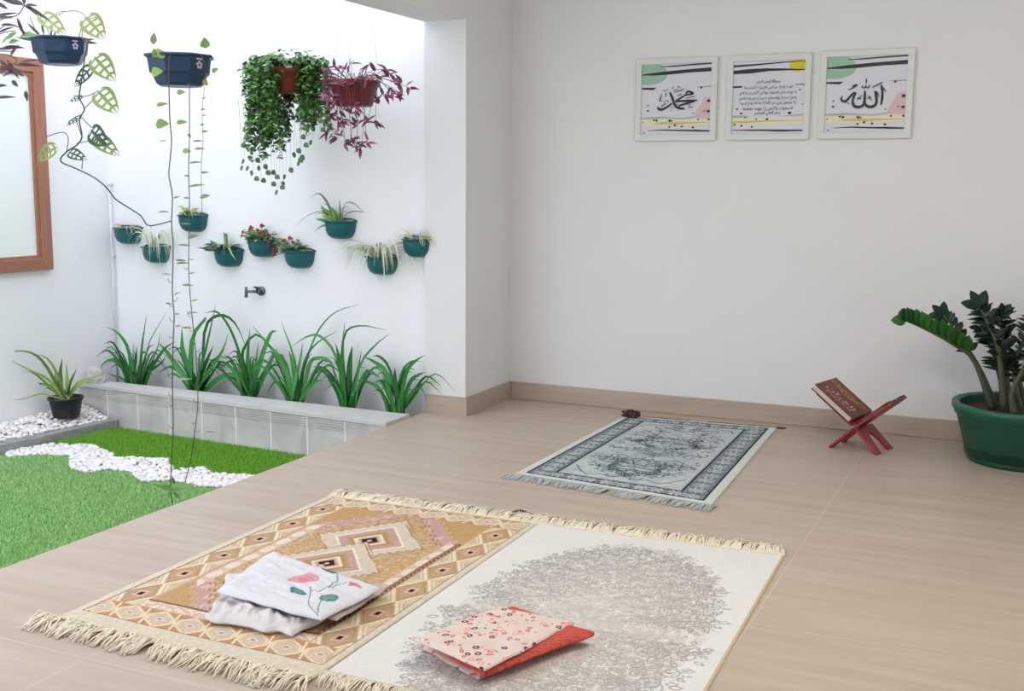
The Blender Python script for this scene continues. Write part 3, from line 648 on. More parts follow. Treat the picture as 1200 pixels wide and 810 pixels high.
# navy pot with the long vines
YV = 3.84
c = ony(210, 65, YV)
t = thing('hanging_planter', 'navy hanging pot with thin vines reaching down to the turf', 'hanging plant', c-Vector((0, 0, .128)), 'hanging pots over the garden')
navy_pot(c, .14, t, math.radians(-10)); hanger(t, c, .133)
main = [(200, 64), (198, 72), (198, 100), (199, 140), (201, 165), (199, 190), (198, 206), (202, 230), (201, 262), (203, 290), (202, 340), (204, 370), (203, 400), (202, 450), (203, 500), (201, 540), (200, 572), (203, 597)]
sec = [(222, 96), (222, 160), (221, 200), (222, 240), (221, 300), (222, 335), (226, 380), (230, 420), (232, 470), (229, 500), (224, 535), (217, 566)]
thr = [(236, 64), (241, 80), (240, 100), (237, 130), (238, 165), (236, 190), (236, 220), (237, 255)]
sec0 = [(222, 66), (221, 100), (222, 120)]
b = MB()
vine(b, [ony(x, y, YV-.15 if i < 3 else YV-.12) for i, (x, y) in enumerate(main[:3])]+[ony(x, y, YV-.1*(1-i/15)) for i, (x, y) in enumerate(main[3:])], .0024)
vine(b, [ony(x, y, YV-.12+.1*i/11) for i, (x, y) in enumerate(sec)], .0019)
vine(b, [ony(x, y, YV-.08) for x, y in thr], .0011, 5)
rnd = random.Random(11)
for L_ in (main[3:], sec):
    for (x0_, y0_), (x1_, y1_) in zip(L_, L_[1:]):
        for k in range(2):
            f = rnd.random(); x, y = x0_+(x1_-x0_)*f, y0_+(y1_-y0_)*f
            if y < 300 or y > 560: continue
            s = rnd.choice((-1, 1)); p = ony(x, y, YV-.05)
            b.tube([p, p+Vector((s*.015, .0, -.006)), p+Vector((s*.026, 0, rnd.uniform(.0, .022)))], .0013, 4)
b.build('stem', M['stem'], t)
b = MB()
def vl(x, y, L, W, a, cols, shape='heart', up=.7):
    p = ony(x, y, YV-.14 if y < 110 else YV-.1); d = RIGHT*math.cos(a)+Vector((0, 0, math.sin(a))); q = p-d*(L/2)
    b.col = hue(random.choice(cols)); b.leaf(q, d, Vector((.4, -1, up)), L, W, shape, .12, .1, 6)
YG_ = [(122, 146, 60), (138, 158, 70), (106, 134, 54)]
for q in ((182, 62, .04, .035, 1.9), (184, 84, .05, .05, .2), (240, 50, .045, .04, 1.7), (252, 82, .03, .025, .6), (241, 97, .03, .02, -1), (212, 108, .035, .028, .1), (190, 122, .05, .022, .2), (190, 145, .055, .05, .1), (213, 143, .045, .024, .1), (219, 177, .036, .026, 0), (188, 62, .05, .035, 2.2)): vl(*q, YG_)
for q in ((180, 45, .05, .03, 1.5), (239, 115, .022, .01, .4), (238, 128, .024, .012, .1), (239, 135, .022, .01, .3), (237, 146, .02, .014, .4), (240, 154, .03, .014, .2), (232, 165, .045, .016, .1), (234, 174, .045, .018, .1), (229, 190, .06, .014, .15), (222, 159, .02, .012, -.8), (191, 165, .035, .008, .2), (240, 202, .035, .016, .1), (219, 206, .024, .014, .0), (230, 217, .075, .018, .2), (240, 230, .045, .03, .3), (219, 232, .03, .012, 0), (207, 231, .03, .014, .3), (192, 248, .05, .014, .1), (228, 246, .04, .026, .4), (218, 262, .045, .012, 0), (226, 277, .05, .03, .3), (216, 287, .06, .012, 0), (212, 305, .05, .014, 0), (214, 308, .06, .012, .1), (196, 321, .05, .008, 0), (225, 320, .03, .01, .3), (220, 334, .05, .014, 0), (207, 344, .035, .01, .5), (198, 356, .03, .01, -.2), (207, 368, .03, .012, .1), (228, 352, .03, .012, .3), (226, 366, .05, .01, 0), (209, 382, .03, .012, .2), (219, 384, .05, .012, 0), (216, 444, .07, .014, .1), (247, 506, .05, .006, 0)): vl(*q, [(110, 120, 80), (130, 140, 90), (90, 110, 70)], 'lance', 1.5)
for q in ((193, 571, .09, .026, 2.8), (208, 573, .07, .026, .5), (207, 581, .04, .016, -.9), (198, 579, .05, .014, -2.0), (217, 569, .09, .024, .2), (203, 563, .04, .014, 1.9)): vl(*q, [(70, 120, 50), (96, 150, 70)], 'lance', 1.2)
b.build('leaves', M['leafv'], t, True, True)

# red-brown pot hidden in creeping green, and the wine pot with purple leaves
def flower_pot(c, r, t, m):
    b = MB(); b.lathe(c, [(.001, -.125), (r*.66, -.125), (r*.7, -.118), (r*.9, -.03), (r*.96, -.028), (r, -.002), (r*.97, .002), (r*.88, -.01)], 36); p = b.build('pot', m, t)
    b = MB(); b.lathe(c, [(.001, -.016), (r*.9, -.02)], 24); b.build('soil', M['soil'], t); return p
YC = 4.93
c = ony(335, 80, YC); rC = .125
t = thing('hanging_planter', 'red-brown hanging pot smothered in small green creeper leaves', 'hanging plant', c-Vector((0, 0, .125)), 'hanging pots over the garden')
p = flower_pot(c, rC, t, M['brick']); hanger(t, c, rC)
b = MB(); q = c-FWD*(rC*.97)+Vector((0, 0, -.012))+RIGHT*.035
b.poly([q+RIGHT*x+UP*z for x, z in ((-.02, -.014), (.02, -.014), (.02, .014), (-.02, .014))]); b.build('price_tag', M['tagw'], p, False)
rnd = random.Random(5); bl = MB(); bs = MB()
strands = []
for i in range(105):       # (start on rim angle, length)
    a = rnd.uniform(0, 2*PI); lat = math.cos(a)
    d = Vector((math.cos(a), math.sin(a), 0)); side = d.dot(RIGHT)
    if side < -.05: L = rnd.uniform(.12, .5)*(1 if side < -.2 else .8)
    elif side < .4: L = rnd.uniform(.05, .2)
    else: L = rnd.uniform(.1, .36)
    front = d.dot(-FWD)
    if front > .55 and -.05 < side < .5: L *= .15
    strands.append((a, L, d))
for a, L, d in strands:
    k = rnd.choice((.8, 1, 1.2, 1.45, 1.8))*rnd.uniform(.9, 1.1); p0 = c+d*rC*.6+Vector((0, 0, .01)); p1 = c+d*rC*k*.95+Vector((0, 0, rnd.uniform(.02, .06))); P = [p0, p1]
    z = p1.z; n = max(2, int(L/.03)); side = d*rC*k*rnd.uniform(1.0, 1.15)
    for j in range(n): P.append(c+side+Vector((rnd.uniform(-.014, .014), rnd.uniform(-.014, .014), z-c.z-L*(j+1)/n)))
    P = [Vector((v.x, min(v.y, YG-.02), v.z)) for v in P]
    Q = smooth(P, 2); bs.tube(Q, .0013, 4)
    for v in Q[1:]:
        for r_ in range(2 if rnd.random() < .85 else 1):
            az = rnd.uniform(0, 2*PI); bl.col = hue(rnd.choice([(66, 116, 46), (86, 134, 58), (50, 96, 40), (106, 148, 76), (42, 84, 42)]), .25)
            bl.leaf(v, (math.cos(az), math.sin(az), rnd.uniform(-.7, .2)), (rnd.uniform(-.3, .3), -.5, .9), rnd.uniform(.02, .034), rnd.uniform(.018, .03), 'oval', .12, .3, 4)
for i in range(150):       # the mound on top
    a = rnd.uniform(0, 2*PI); k = math.sqrt(rnd.random())*rC*1.35; v = c+Vector((math.cos(a)*k, math.sin(a)*k, rnd.uniform(.0, .065)))
    if (v-c).dot(-FWD) > .03 and (v-c).dot(RIGHT) > -.02: v.z += .02
    az = rnd.uniform(0, 2*PI); bl.col = hue(rnd.choice([(84, 134, 60), (104, 152, 78), (58, 106, 46)]), .2); bl.leaf(v, (math.cos(az), math.sin(az), rnd.uniform(-.2, .7)), (0, -.4, 1), .03, .024, 'oval', .12, .3, 4)
for (x, y) in ((372, 140), (358, 132), (362, 150), (353, 158), (366, 165), (360, 148), (296, 200), (290, 170), (306, 210), (328, 218), (318, 200), (350, 185), (300, 185), (285, 195), (345, 178), (352, 190), (287, 188), (292, 196), (304, 194), (312, 200), (322, 206), (335, 205), (340, 196), (298, 208), (318, 214), (326, 224), (352, 182), (348, 174), (310, 192), (332, 212), (283, 168), (288, 150), (364, 128), (376, 150), (356, 168)):
    p = ony(x, y, YC-.12+rnd.uniform(-.05, .1)); bs.tube([p, Vector((p.x+rnd.uniform(-.02, .02), p.y, c.z-.16))], .0006, 3); bl.col = hue((74, 108, 62)); bl.leaf(p, (rnd.uniform(-1, 1), 0, -.4), (0, -1, .5), .032, .028, 'oval', .1, .2, 5)
bs.build('stem', M['gstem'], t); bl.build('foliage', M['leafv'], t, True, True)

c = ony(415, 95, YC+.02); rD = .132
t = thing('hanging_planter', 'wine red hanging pot with pointed purple leaves, nearest the pillar', 'hanging plant', c-Vector((0, 0, .125)), 'hanging pots over the garden')
flower_pot(c, rD, t, M['wine']); hanger(t, c, rD)
rnd = random.Random(8); bl = MB(); bs = MB(); PU = [(104, 40, 70), (130, 52, 84), (84, 48, 66), (110, 70, 84), (150, 66, 100)]
ends = [(384, 82), (392, 80), (405, 80), (410, 75), (424, 88), (432, 78), (440, 86), (452, 82), (455, 88), (463, 96), (470, 98), (478, 102), (468, 108), (458, 104), (462, 112), (445, 120), (450, 112), (388, 112), (382, 118), (393, 120), (400, 116), (404, 108), (398, 98), (410, 104), (414, 100), (396, 128), (384, 135), (402, 140), (412, 132), (420, 138), (431, 143), (440, 142), (418, 146), (398, 144), (384, 158), (390, 155), (400, 150), (396, 162), (404, 166), (412, 162), (418, 170), (430, 167), (424, 173), (412, 112), (406, 122), (415, 124), (382, 104), (388, 100), (428, 92), (436, 96)]
for (x, y) in ends:
    e = ony(x, y, YC+rnd.uniform(-.16, .06)); d = (e-c); d.z = 0; d = d.normalized() if d.length > 1e-3 else Vector((0, -1, 0))
    if y > 100: mid = c+d*rD*1.05+Vector((0, -.03, .02)); P = [c+d*rD*.5, mid, e.lerp(mid, .3), e]
    else: P = [c+d*.04, c.lerp(e, .6)+Vector((0, 0, .02)), e]
    bs.tube(smooth(P, 3), .0013, 4)
    for k in range(4):
        a = rnd.uniform(0, 2*PI); bl.col = hue(rnd.choice(PU), .2); bl.leaf(e+Vector((rnd.uniform(-.01, .01), 0, rnd.uniform(-.01, .01))), RIGHT*math.cos(a)+Vector((0, -.3, math.sin(a)*.7)), (rnd.uniform(-.4, .4), -.7, .8), rnd.uniform(.035, .06), rnd.uniform(.014, .02), 'lance', .2, .25, 5)
bs.build('stem', mat('purple stem', (110, 60, 74), .6, .1, 30), t); bl.build('foliage', M['leafv'], t, True, True)

# dark hanging plant at the frame's edge
YE = 3.84; c = ony(-38, 62, YE)
t = thing('hanging_planter', 'hanging plant with thin dark pointed leaves, leftmost over the window', 'hanging plant', c-Vector((0, 0, .125)), 'hanging pots over the garden')
flower_pot(c, .12, t, M['brick']); hanger(t, c, .12)
rnd = random.Random(21); bl = MB(); bs = MB()
for pts in (((-30, 60), (0, 24), (20, 18), (29, 6)), ((-30, 60), (-5, 22), (15, 21)), ((-30, 62), (0, 40), (18, 36)), ((-30, 64), (8, 64), (20, 72), (8, 78)), ((-25, 66), (0, 78), (14, 74)), ((-30, 60), (2, 60), (15, 60)), ((-25, 70), (-2, 85), (5, 82)), ((-25, 70), (-10, 100), (0, 112)), ((-30, 62), (5, 30), (22, 32))):
    Q = [ony(x, y, YE-.05+rnd.uniform(-.05, .05)) for x, y in pts]; bs.tube(smooth(Q, 4), .0024, 5); e = Q[-1]
for (x, y, a, l, g) in ((29, 6, 1.6, .07, 0), (29, 6, 0, .06, 0), (29, 6, -.5, .13, 0), (29, 6, 2.7, .1, 0), (24, 6, 2.8, .09, 0), (10, 11, 2.6, .1, 0), (16, 21, 3.1, .12, 0), (20, 20, -1.2, .1, 0), (0, 29, 0, .08, 0), (8, 46, .6, .06, 1), (2, 52, .8, .07, 1), (10, 50, .2, .05, 1), (22, 46, .6, .07, 1), (28, 42, .1, .06, 1), (4, 55, 0, .1, 0), (-4, 58, .1, .1, 0), (16, 76, 0, .13, 2), (22, 74, .2, .1, 2), (0, 79, -.1, .09, 0), (2, 90, .4, .1, 0), (14, 94, -.8, .04, 0), (-4, 101, .1, .05, 0), (-6, 115, .1, .1, 0), (30, 106, -1.4, .05, 0), (12, 66, .9, .07, 2), (0, 70, -.8, .08, 2), (8, 70, -1, .1, 2), (15, 80, -.6, .06, 0), (-5, 40, .4, .1, 0), (-8, 20, .2, .12, 0)):
    p = ony(x, y, YE-.06); bl.col = hue([(58, 50, 58), (92, 140, 70), (74, 46, 44)][g], .15); bl.leaf(p, RIGHT*math.cos(a)+Vector((0, -.1, math.sin(a))), (rnd.uniform(-.3, .3), -.8, .6), l, .02 if g != 1 else .03, 'lance', .2, .1, 5)
bs.build('stem', mat('dark stem', (84, 66, 68), .7, .1, 30), t); bl.build('foliage', M['leafv'], t, True, True)

# ------------------------------------------------------------------ rugs
def noise2(x, y, seed, s):
    """smooth value noise on numpy arrays"""
    r = np.random.default_rng(seed); G = r.random((256, 256)); x = x/s+37.3; y = y/s+91.7
    i = np.floor(x).astype(int); j = np.floor(y).astype(int); fx = x-i; fy = y-j; fx = fx*fx*(3-2*fx); fy = fy*fy*(3-2*fy)
    g = lambda a, b: G[a % 256, b % 256]
    return (g(i, j)*(1-fx)+g(i+1, j)*fx)*(1-fy)+(g(i, j+1)*(1-fx)+g(i+1, j+1)*fx)*fy
def rug_mesh(parent, corners, W, L, step, colf, th=.007, wav=.002, seed=1, name='pile'):
    """woven slab: corners fl, fr, br, bl in world xy"""
    nu, nv = int(W/step), int(L/step); u = np.linspace(0, 1, nu+1); v = np.linspace(0, 1, nv+1); U, V = np.meshgrid(u, v)
    a, b_, c_, d_ = [np.array(q[:2]) for q in corners]
    XY = ((1-U)*(1-V))[..., None]*a+(U*(1-V))[..., None]*b_+(U*V)[..., None]*c_+((1-U)*V)[..., None]*d_
    X, Y = U*W, V*L
    wn = (noise2(X, Y, seed, .16)-.5)*wav*2
    edge = np.minimum(np.minimum(X, W-X), np.minimum(Y, L-Y)); z = (th-.003)+.003*np.clip(edge/.006, 0, 1)+np.maximum(wn, -.003)*np.clip(edge/.05, 0, 1)
    C = colf(X, Y); C = np.concatenate([C, np.ones(C.shape[:2]+(1,))], -1)
    Vt = np.concatenate([XY, z[..., None]], -1).reshape(-1, 3)-np.array([*WL[parent.name]])
    idx = np.arange((nu+1)*(nv+1)).reshape(nv+1, nu+1)
    F = np.stack([idx[:-1, :-1], idx[:-1, 1:], idx[1:, 1:], idx[1:, :-1]], -1).reshape(-1, 4)
    # skirt down to the floor
    rim = np.concatenate([idx[0, :], idx[1:, -1], idx[-1, -2::-1], idx[-2:0:-1, 0]]); n0 = len(Vt); low = Vt[rim].copy(); low[:, 2] = .0006-WL[parent.name].z
    k = np.arange(len(rim)); k2 = (k+1) % len(rim)
    F = np.concatenate([F, np.stack([rim[k2], rim[k], n0+k, n0+k2], -1)]); Vt = np.concatenate([Vt, low]); Cc = np.concatenate([C.reshape(-1, 4), C.reshape(-1, 4)[rim]])
    o = mesh_np(name, Vt, F, M['rugwool'], Cc); o.parent = parent; WL[o.name] = WL[parent.name].copy(); return o
def fringe(parent, p0, p1, out, L, m, name, per=.0042, r=.0013, seed=2, clumpy=.3, zt=.006, lift=.0):
    rnd = random.Random(seed); p0, p1, out = Vector(p0), Vector(p1), Vector(out).normalized(); d = (p1-p0); n = int(d.length/per); d.normalize(); b = MB()
    bias = 0
    for i in range(n+1):
        if i % rnd.randint(5, 9) == 0: bias = rnd.uniform(-clumpy, clumpy)
        s = p0.lerp(p1, i/n); l = L*rnd.uniform(.75, 1.1); w = bias+rnd.uniform(-.18, .18)
        b.tube([s+Vector((0, 0, zt*.6))-out*.004, s+out*l*.35+d*w*l*.3+Vector((0, 0, zt+lift*rnd.random())), s+out*l*.7+d*w*l*.7+Vector((0, 0, zt*.6+lift*rnd.random())), s+out*l+d*(w+rnd.uniform(-.1, .1))*l+Vector((0, 0, r*1.2))], [r*1.3, r*1.3, r*1.1, r*.7], 4)
    return b.build(name, m, parent)
def sl(rgb): return np.array(S(*rgb)[:3])
def put(C, mask, rgb): C[mask] = sl(rgb)

def kilim(X, Y):
    """cream-bound kilim: diamond borders, serrated pink hexagon, stacked medallions"""
    W, L = .89, 1.40; ox, oy = .033, .07; PW, PL = .837, 1.31
    x, y = X-ox, Y-oy; C = np.zeros(X.shape+(3,)); C[:] = sl((226, 214, 190))
    n1 = noise2(X, Y, 3, .03); n2 = noise2(X, Y, 4, .008); n3 = noise2(X, Y, 5, .004)
    inn = (x > 0) & (x < PW) & (y > 0) & (y < PL)
    put(C, inn, (150, 116, 84))
    fld = (x > .004) & (x < PW-.004) & (y > .004) & (y < PL-.004)
    put(C, fld, (204, 172, 132))
    bw = .112
    # side borders: chains of diamonds
    for sgn, cx, y0 in ((0, bw/2, .18), (1, PW-bw/2, .16)):
        m = fld & (np.abs(x-cx) < bw/2)
        s = (y-y0+.097*21) % .194-.097; t = x-cx; q = np.abs(t)/(bw/2)+np.abs(s)/.097
        cell = np.floor((y-y0+.097*21)/.194).astype(int)
        put(C, m, (214, 186, 148))
        put(C, m & (q > 1.0) & (q < 1.22), (240, 226, 194)); put(C, m & (q > 1.34) & (q < 1.44), (238, 222, 190)); put(C, m & (q > 1.44) & (np.mod(cell, 2) == 0), (222, 200, 160))
        put(C, m & (q < 1.0), (205, 166, 120)); put(C, m & (q < 1.0) & (np.mod(cell, 3) == 1), (198, 166, 122)); put(C, m & (q < .84) & (q > .76), (190, 150, 108))
        r = np.maximum(np.abs(t)/.017, np.abs(s)/.024); put(C, m & (r < 1) , (226, 186, 176)); put(C, m & (r < .7), (214, 172, 152)); put(C, m & (np.maximum(np.abs(t)/.0075, np.abs(s)/.011) < 1), (62, 26, 30))
    # end borders: hexagons and orange triangles
    for y0 in (0, PL-.1):
        m = fld & (y > y0) & (y < y0+.1) & (x > .02) & (x < PW-.02)
        s = (x+.03) % .11-.055; t = y-y0-.05 if y0 == 0 else -(y-y0-.05)
        put(C, m, (206, 150, 96))
        skew = s+t*.35
        hexm = (np.abs(skew) < .046) & (np.abs(t)+np.abs(skew)*.75 < .054)
        put(C, m & hexm, (238, 222, 188)); hexi = (np.abs(skew) < .039) & (np.abs(t)+np.abs(skew)*.75 < .045); put(C, m & hexi, (222, 198, 164)); put(C, m & hexi & (np.abs(t)+np.abs(skew)*.75 < .026), (214, 192, 174)); put(C, m & hexi & (np.abs(t)+np.abs(skew)*.75 < .017), (228, 208, 184))
        put(C, m & hexi & (np.abs(skew) < .007) & (np.abs(t) < .004), (170, 136, 116))
        put(C, m & (np.abs(np.abs(skew)-.051) < .0035), (244, 232, 200))
    # field
    fx0, fx1, fy0, fy1 = bw+.004, PW-bw-.004, .104, PL-.104
    f = (x > fx0) & (x < fx1) & (y > fy0) & (y < fy1)
    put(C, f, (205, 163, 100))
    cx, cy_ = (fx0+fx1)/2, (fy0+fy1)/2
    hx = np.abs(x-cx); hy = np.abs(y-cy_); lim = .60-np.maximum(0, (hx-.05))*1.22   # hexagon outline
    e = lim-hy
    serr = .012*np.sign(np.sin(x*190))+.01*(n2-.5)
    put(C, f & (e > -.02+serr), (214, 170, 152)); put(C, f & (e > .0+serr), (206, 162, 150)); put(C, f & (e > .03+serr) & (n1 > .5), (222, 186, 172))
    put(C, f & (e > .07+serr), (168, 122, 90)); put(C, f & (e > .078+serr), (208, 168, 118))
    inner = f & (e > .078+serr)
    put(C, inner & (n2 > .62), (216, 186, 140)); put(C, inner & (np.abs(n1-.5) < .03), (190, 150, 100))
    # side bands of the field
    sb = f & (hx > (fx1-fx0)/2-.055) & (e > .0)
    put(C, sb, (226, 204, 172)); bub = ((y*11) % 1-.5)**2+((hx-((fx1-fx0)/2-.03))/.055)**2; put(C, sb & (bub < .14), (238, 222, 200)); put(C, sb & (bub > .14) & (n2 > .5), (222, 180, 160))
    br = f & (x > fx1-.022) & (y < 1.0); put(C, br, (140, 92, 72)); put(C, br & (((y*40+np.abs(x-fx1+.011)*60) % 1) < .35), (190, 150, 124))
    br = f & (x < fx0+.01) & (y < 1.0); put(C, br, (206, 168, 140))
    fb = f & (y < fy0+.045); put(C, fb, (224, 190, 166)); put(C, fb & (n2 > .55), (238, 220, 196)); put(C, f & (np.abs(y-fy0-.048) < .004), (140, 96, 76))
    # medallions
    for my, k in ((.9, 1.0), (.64, .95), (.38, 1.0), (1.04, .0), (.2, .6)):
        if k == 0: continue
        q = np.abs(x-cx+.006)/(.2*k)+np.abs(y-my)/(.25*k); q = q+.035*np.sign(np.sin((x+y)*140)); q0 = np.abs(x-cx+.006)/(.2*k)+np.abs(y-my)/(.25*k)
        mm = f & (e > .07)
        put(C, mm & (q < 1.02), (176, 134, 92)); put(C, mm & (q < .98), (232, 214, 186)); put(C, mm & (q < .96) & (n3 > .6), (206, 190, 176)); put(C, mm & (q < .86) & (n2 > .5) & (q > .72), (222, 206, 190))
        put(C, mm & (q0 < .7), (244, 232, 208)); put(C, mm & (q0 < .64), (204, 164, 152)); put(C, mm & (q0 < .48), (200, 160, 96)); put(C, mm & (q0 < .4) & (q0 > .34), (188, 146, 100)); put(C, mm & (q0 < .32), (240, 226, 198)); put(C, mm & (q0 < .24), (216, 176, 140)); put(C, mm & (q0 < .17), (66, 28, 30)); put(C, mm & (q0 < .05), (228, 200, 180))
    ln = inn & ~fld; put(C, ln, (122, 92, 66))
    g_ = C.mean(-1, keepdims=True); C = (g_+.84*(C-g_))*np.array([.93, .92, .92])
    return C*(1+.2*(n3-.5)+.12*(n2-.5))[..., None]
A_ = (-2.47, 2.262); B_ = (-1.58, 2.25); C_ = (-1.59, 3.7); D_ = (-2.485, 3.672)
t = thing('prayer_rug', 'tan and gold prayer rug woven with diamonds, under the folded white cloth', 'rug', (-2.03, 2.97, 0), 'prayer rugs on the floor')
rug_mesh(t, (A_, B_, C_, D_), .89, 1.40, .0024, kilim, seed=11)
fringe(t, (A_[0]-.03, A_[1], 0), (B_[0], B_[1]-.004, 0), (-.05, -1, 0), .095, M['cream'], 'front_fringe', .0024, .0023, 3, .38, .014, .018)
fringe(t, (D_[0], D_[1], 0), (C_[0], C_[1], 0), (.05, 1, 0), .11, M['cream'], 'back_fringe', .0036, .0021, 4, .4, .008, .01)

def scroll_lines(X, Y, seed, s, th, warp=.6):
    """thin curling lines: contours of a warped noise field"""
    a = noise2(X, Y, seed, s); b_ = noise2(X, Y, seed+1, s); x2 = X+(a-.5)*s*2*warp; y2 = Y+(b_-.5)*s*2*warp
    n = noise2(x2, y2, seed+2, s*.7)*3+noise2(x2, y2, seed+3, s*.35)
    return np.abs((n*2.2) % 1-.5) < th
def ink_curve(C, X, Y, pts, w, rgb):
    """lay a line of half-width w through pts onto the woven colours"""
    hx, hy = X[0, 1]-X[0, 0], Y[1, 0]-Y[0, 0]; ny, nx = X.shape; c = sl(rgb); kx, ky = int(w/hx)+1, int(w/hy)+1
    for (x0, y0), (x1, y1) in zip(pts, pts[1:]):
        n = max(1, int(math.hypot(x1-x0, y1-y0)/(min(hx, hy)*.8)))
        for i in range(n+1):
            x, y = x0+(x1-x0)*i/n, y0+(y1-y0)*i/n; a, b_ = int(x/hx+.5), int(y/hy+.5)
            i0, i1, j0, j1 = max(0, a-kx), min(nx, a+kx+1), max(0, b_-ky), min(ny, b_+ky+1)
            if i0 >= i1 or j0 >= j1: continue
            sub = (X[j0:j1, i0:i1]-x)**2+(Y[j0:j1, i0:i1]-y)**2 < w*w; C[j0:j1, i0:i1][sub] = c
def scroll(cx, cy_, ang, s, mir=1, turns=1.35, tail=.9):
    """one curling tendril with leaf lobes: list of polylines"""
    P = []
    for i in range(26):
        t = i/25; th = turns*2*PI*t; r = s*.5*(1-.82*t); P.append((s*.5-r*math.cos(th)+tail*s*0, mir*r*math.sin(th)))
    P = [(-tail*s, -mir*s*.35), (-tail*s*.5, -mir*s*.12)]+P
    out = [P]
    for (lx, ly, la, ll) in ((.1, .55, 1.9, .4), (.75, .5, .9, .38), (1.0, -.1, -.2, .42), (-.45, .1, 2.4, .45), (-.6, -.5, -2.2, .35)):
        q = [(lx*s+ll*s*(t*math.cos(la)-math.sin(PI*t)*.28*math.sin(la)*k), mir*(ly*s+ll*s*(t*math.sin(la)+math.sin(PI*t)*.28*math.cos(la)*k))) for k, ts in ((1, range(6)), (-1, range(5, -1, -1))) for t in [i_/5 for i_ in ts]]
        out.append(q)
    ca, sa = math.cos(ang), math.sin(ang)
    return [[(cx+x*ca-y*sa, cy_+x*sa+y*ca) for x, y in p] for p in out]
def damask(X, Y):
    W, L = .93, 1.42; C = np.zeros(X.shape+(3,)); C[:] = sl((225, 224, 220))
    n3 = noise2(X, Y, 25, .003); n1 = noise2(X, Y, 26, .12); n2 = noise2(X, Y, 27, .02)
    cx, cy_ = .475, .60; ra, rb_ = .37, .70; dx, dy = X-cx, Y-cy_
    th = np.arctan2(dy/rb_, dx/ra); R = ((np.abs(dx)/ra)**2.3+(np.abs(dy)/rb_)**2.3)**(1/2.3)
    R = R/(1+.02*np.cos(th*26)+.02*np.cos(th*8)); med = R < .98
    l1 = scroll_lines(X, Y, 31, .045, .11, 1.1); l2 = scroll_lines(X, Y, 41, .028, .13, .9); l4 = scroll_lines(X, Y, 61, .018, .15, 1.0)
    put(C, med, (219, 216, 210)); put(C, med & (n1 > .6), (211, 206, 198))
    put(C, med & l2, (202, 198, 191)); put(C, med & l1 & (n2 > .4), (192, 187, 180)); put(C, med & l4 & (R < .8), (203, 198, 190)); put(C, med & l4 & (n2 > .66) & (R < .75), (206, 184, 172)); put(C, med & l1 & (n2 < .4), (234, 233, 230))
    rnd = random.Random(14)
    for (rr, n, s, col, w) in ((a_, b_, c_, tuple(int(v*.62+214*.38) for v in d_), e_) for a_, b_, c_, d_, e_ in ((.99, 30, .035, (166, 162, 157), .0016), (.85, 18, .078, (140, 136, 132), .0024), (.9, 28, .06, (138, 134, 130), .002), (.78, 26, .05, (162, 157, 151), .0018), (.6, 11, .08, (152, 147, 142), .0022), (.66, 20, .055, (148, 144, 138), .0018), (.53, 17, .052, (166, 160, 152), .0018), (.4, 13, .052, (154, 149, 142), .0018), (.27, 9, .045, (180, 172, 164), .0013), (.13, 5, .04, (170, 165, 158), .0013))):
        for k in range(n):
            a = 2*PI*(k+.5)/n; r = rr*(1+rnd.uniform(-.015, .015)); e = 2/2.3
            x = cx+ra*r*math.copysign(abs(math.cos(a))**e, math.cos(a)); y = cy_+rb_*r*math.copysign(abs(math.sin(a))**e, math.sin(a))
            out = math.atan2((y-cy_)/rb_, (x-cx)/ra); mir = 1 if math.cos(a) > 0 else -1
            for m_, da in ((mir, .9), (-mir, -.7)):
                for p in scroll(x, y, out+da*m_+rnd.uniform(-.2, .2), s*rnd.uniform(.85, 1.15), m_): ink_curve(C, X, Y, p, w, col)
    put(C, (X > W-.008), (206, 190, 160))
    return C*(1+.12*(n3-.5)+.05*(n1-.5))[..., None]
t = thing('prayer_rug', 'off-white prayer rug with grey scrollwork, under the folded coral cloth', 'rug', (-1.13, 3.0, 0), 'prayer rugs on the floor')
wr = ((-1.574, 2.3), (-.655, 2.3), (-.7, 3.731), (-1.588, 3.69))
rug_mesh(t, wr, .93, 1.42, .0024, damask, .0062, .0022, 12)
fringe(t, (wr[3][0]-.02, wr[3][1], 0), (wr[2][0], wr[2][1], 0), (.02, 1, 0), .1, M['cream'], 'back_fringe', .0034, .0021, 6, .4, .01, .014)
fringe(t, (wr[0][0], wr[0][1], 0), (wr[1][0], wr[1][1], 0), (0, -1, 0), .085, M['cream'], 'front_fringe', .0042, .0019, 7, .4, .008, .008)

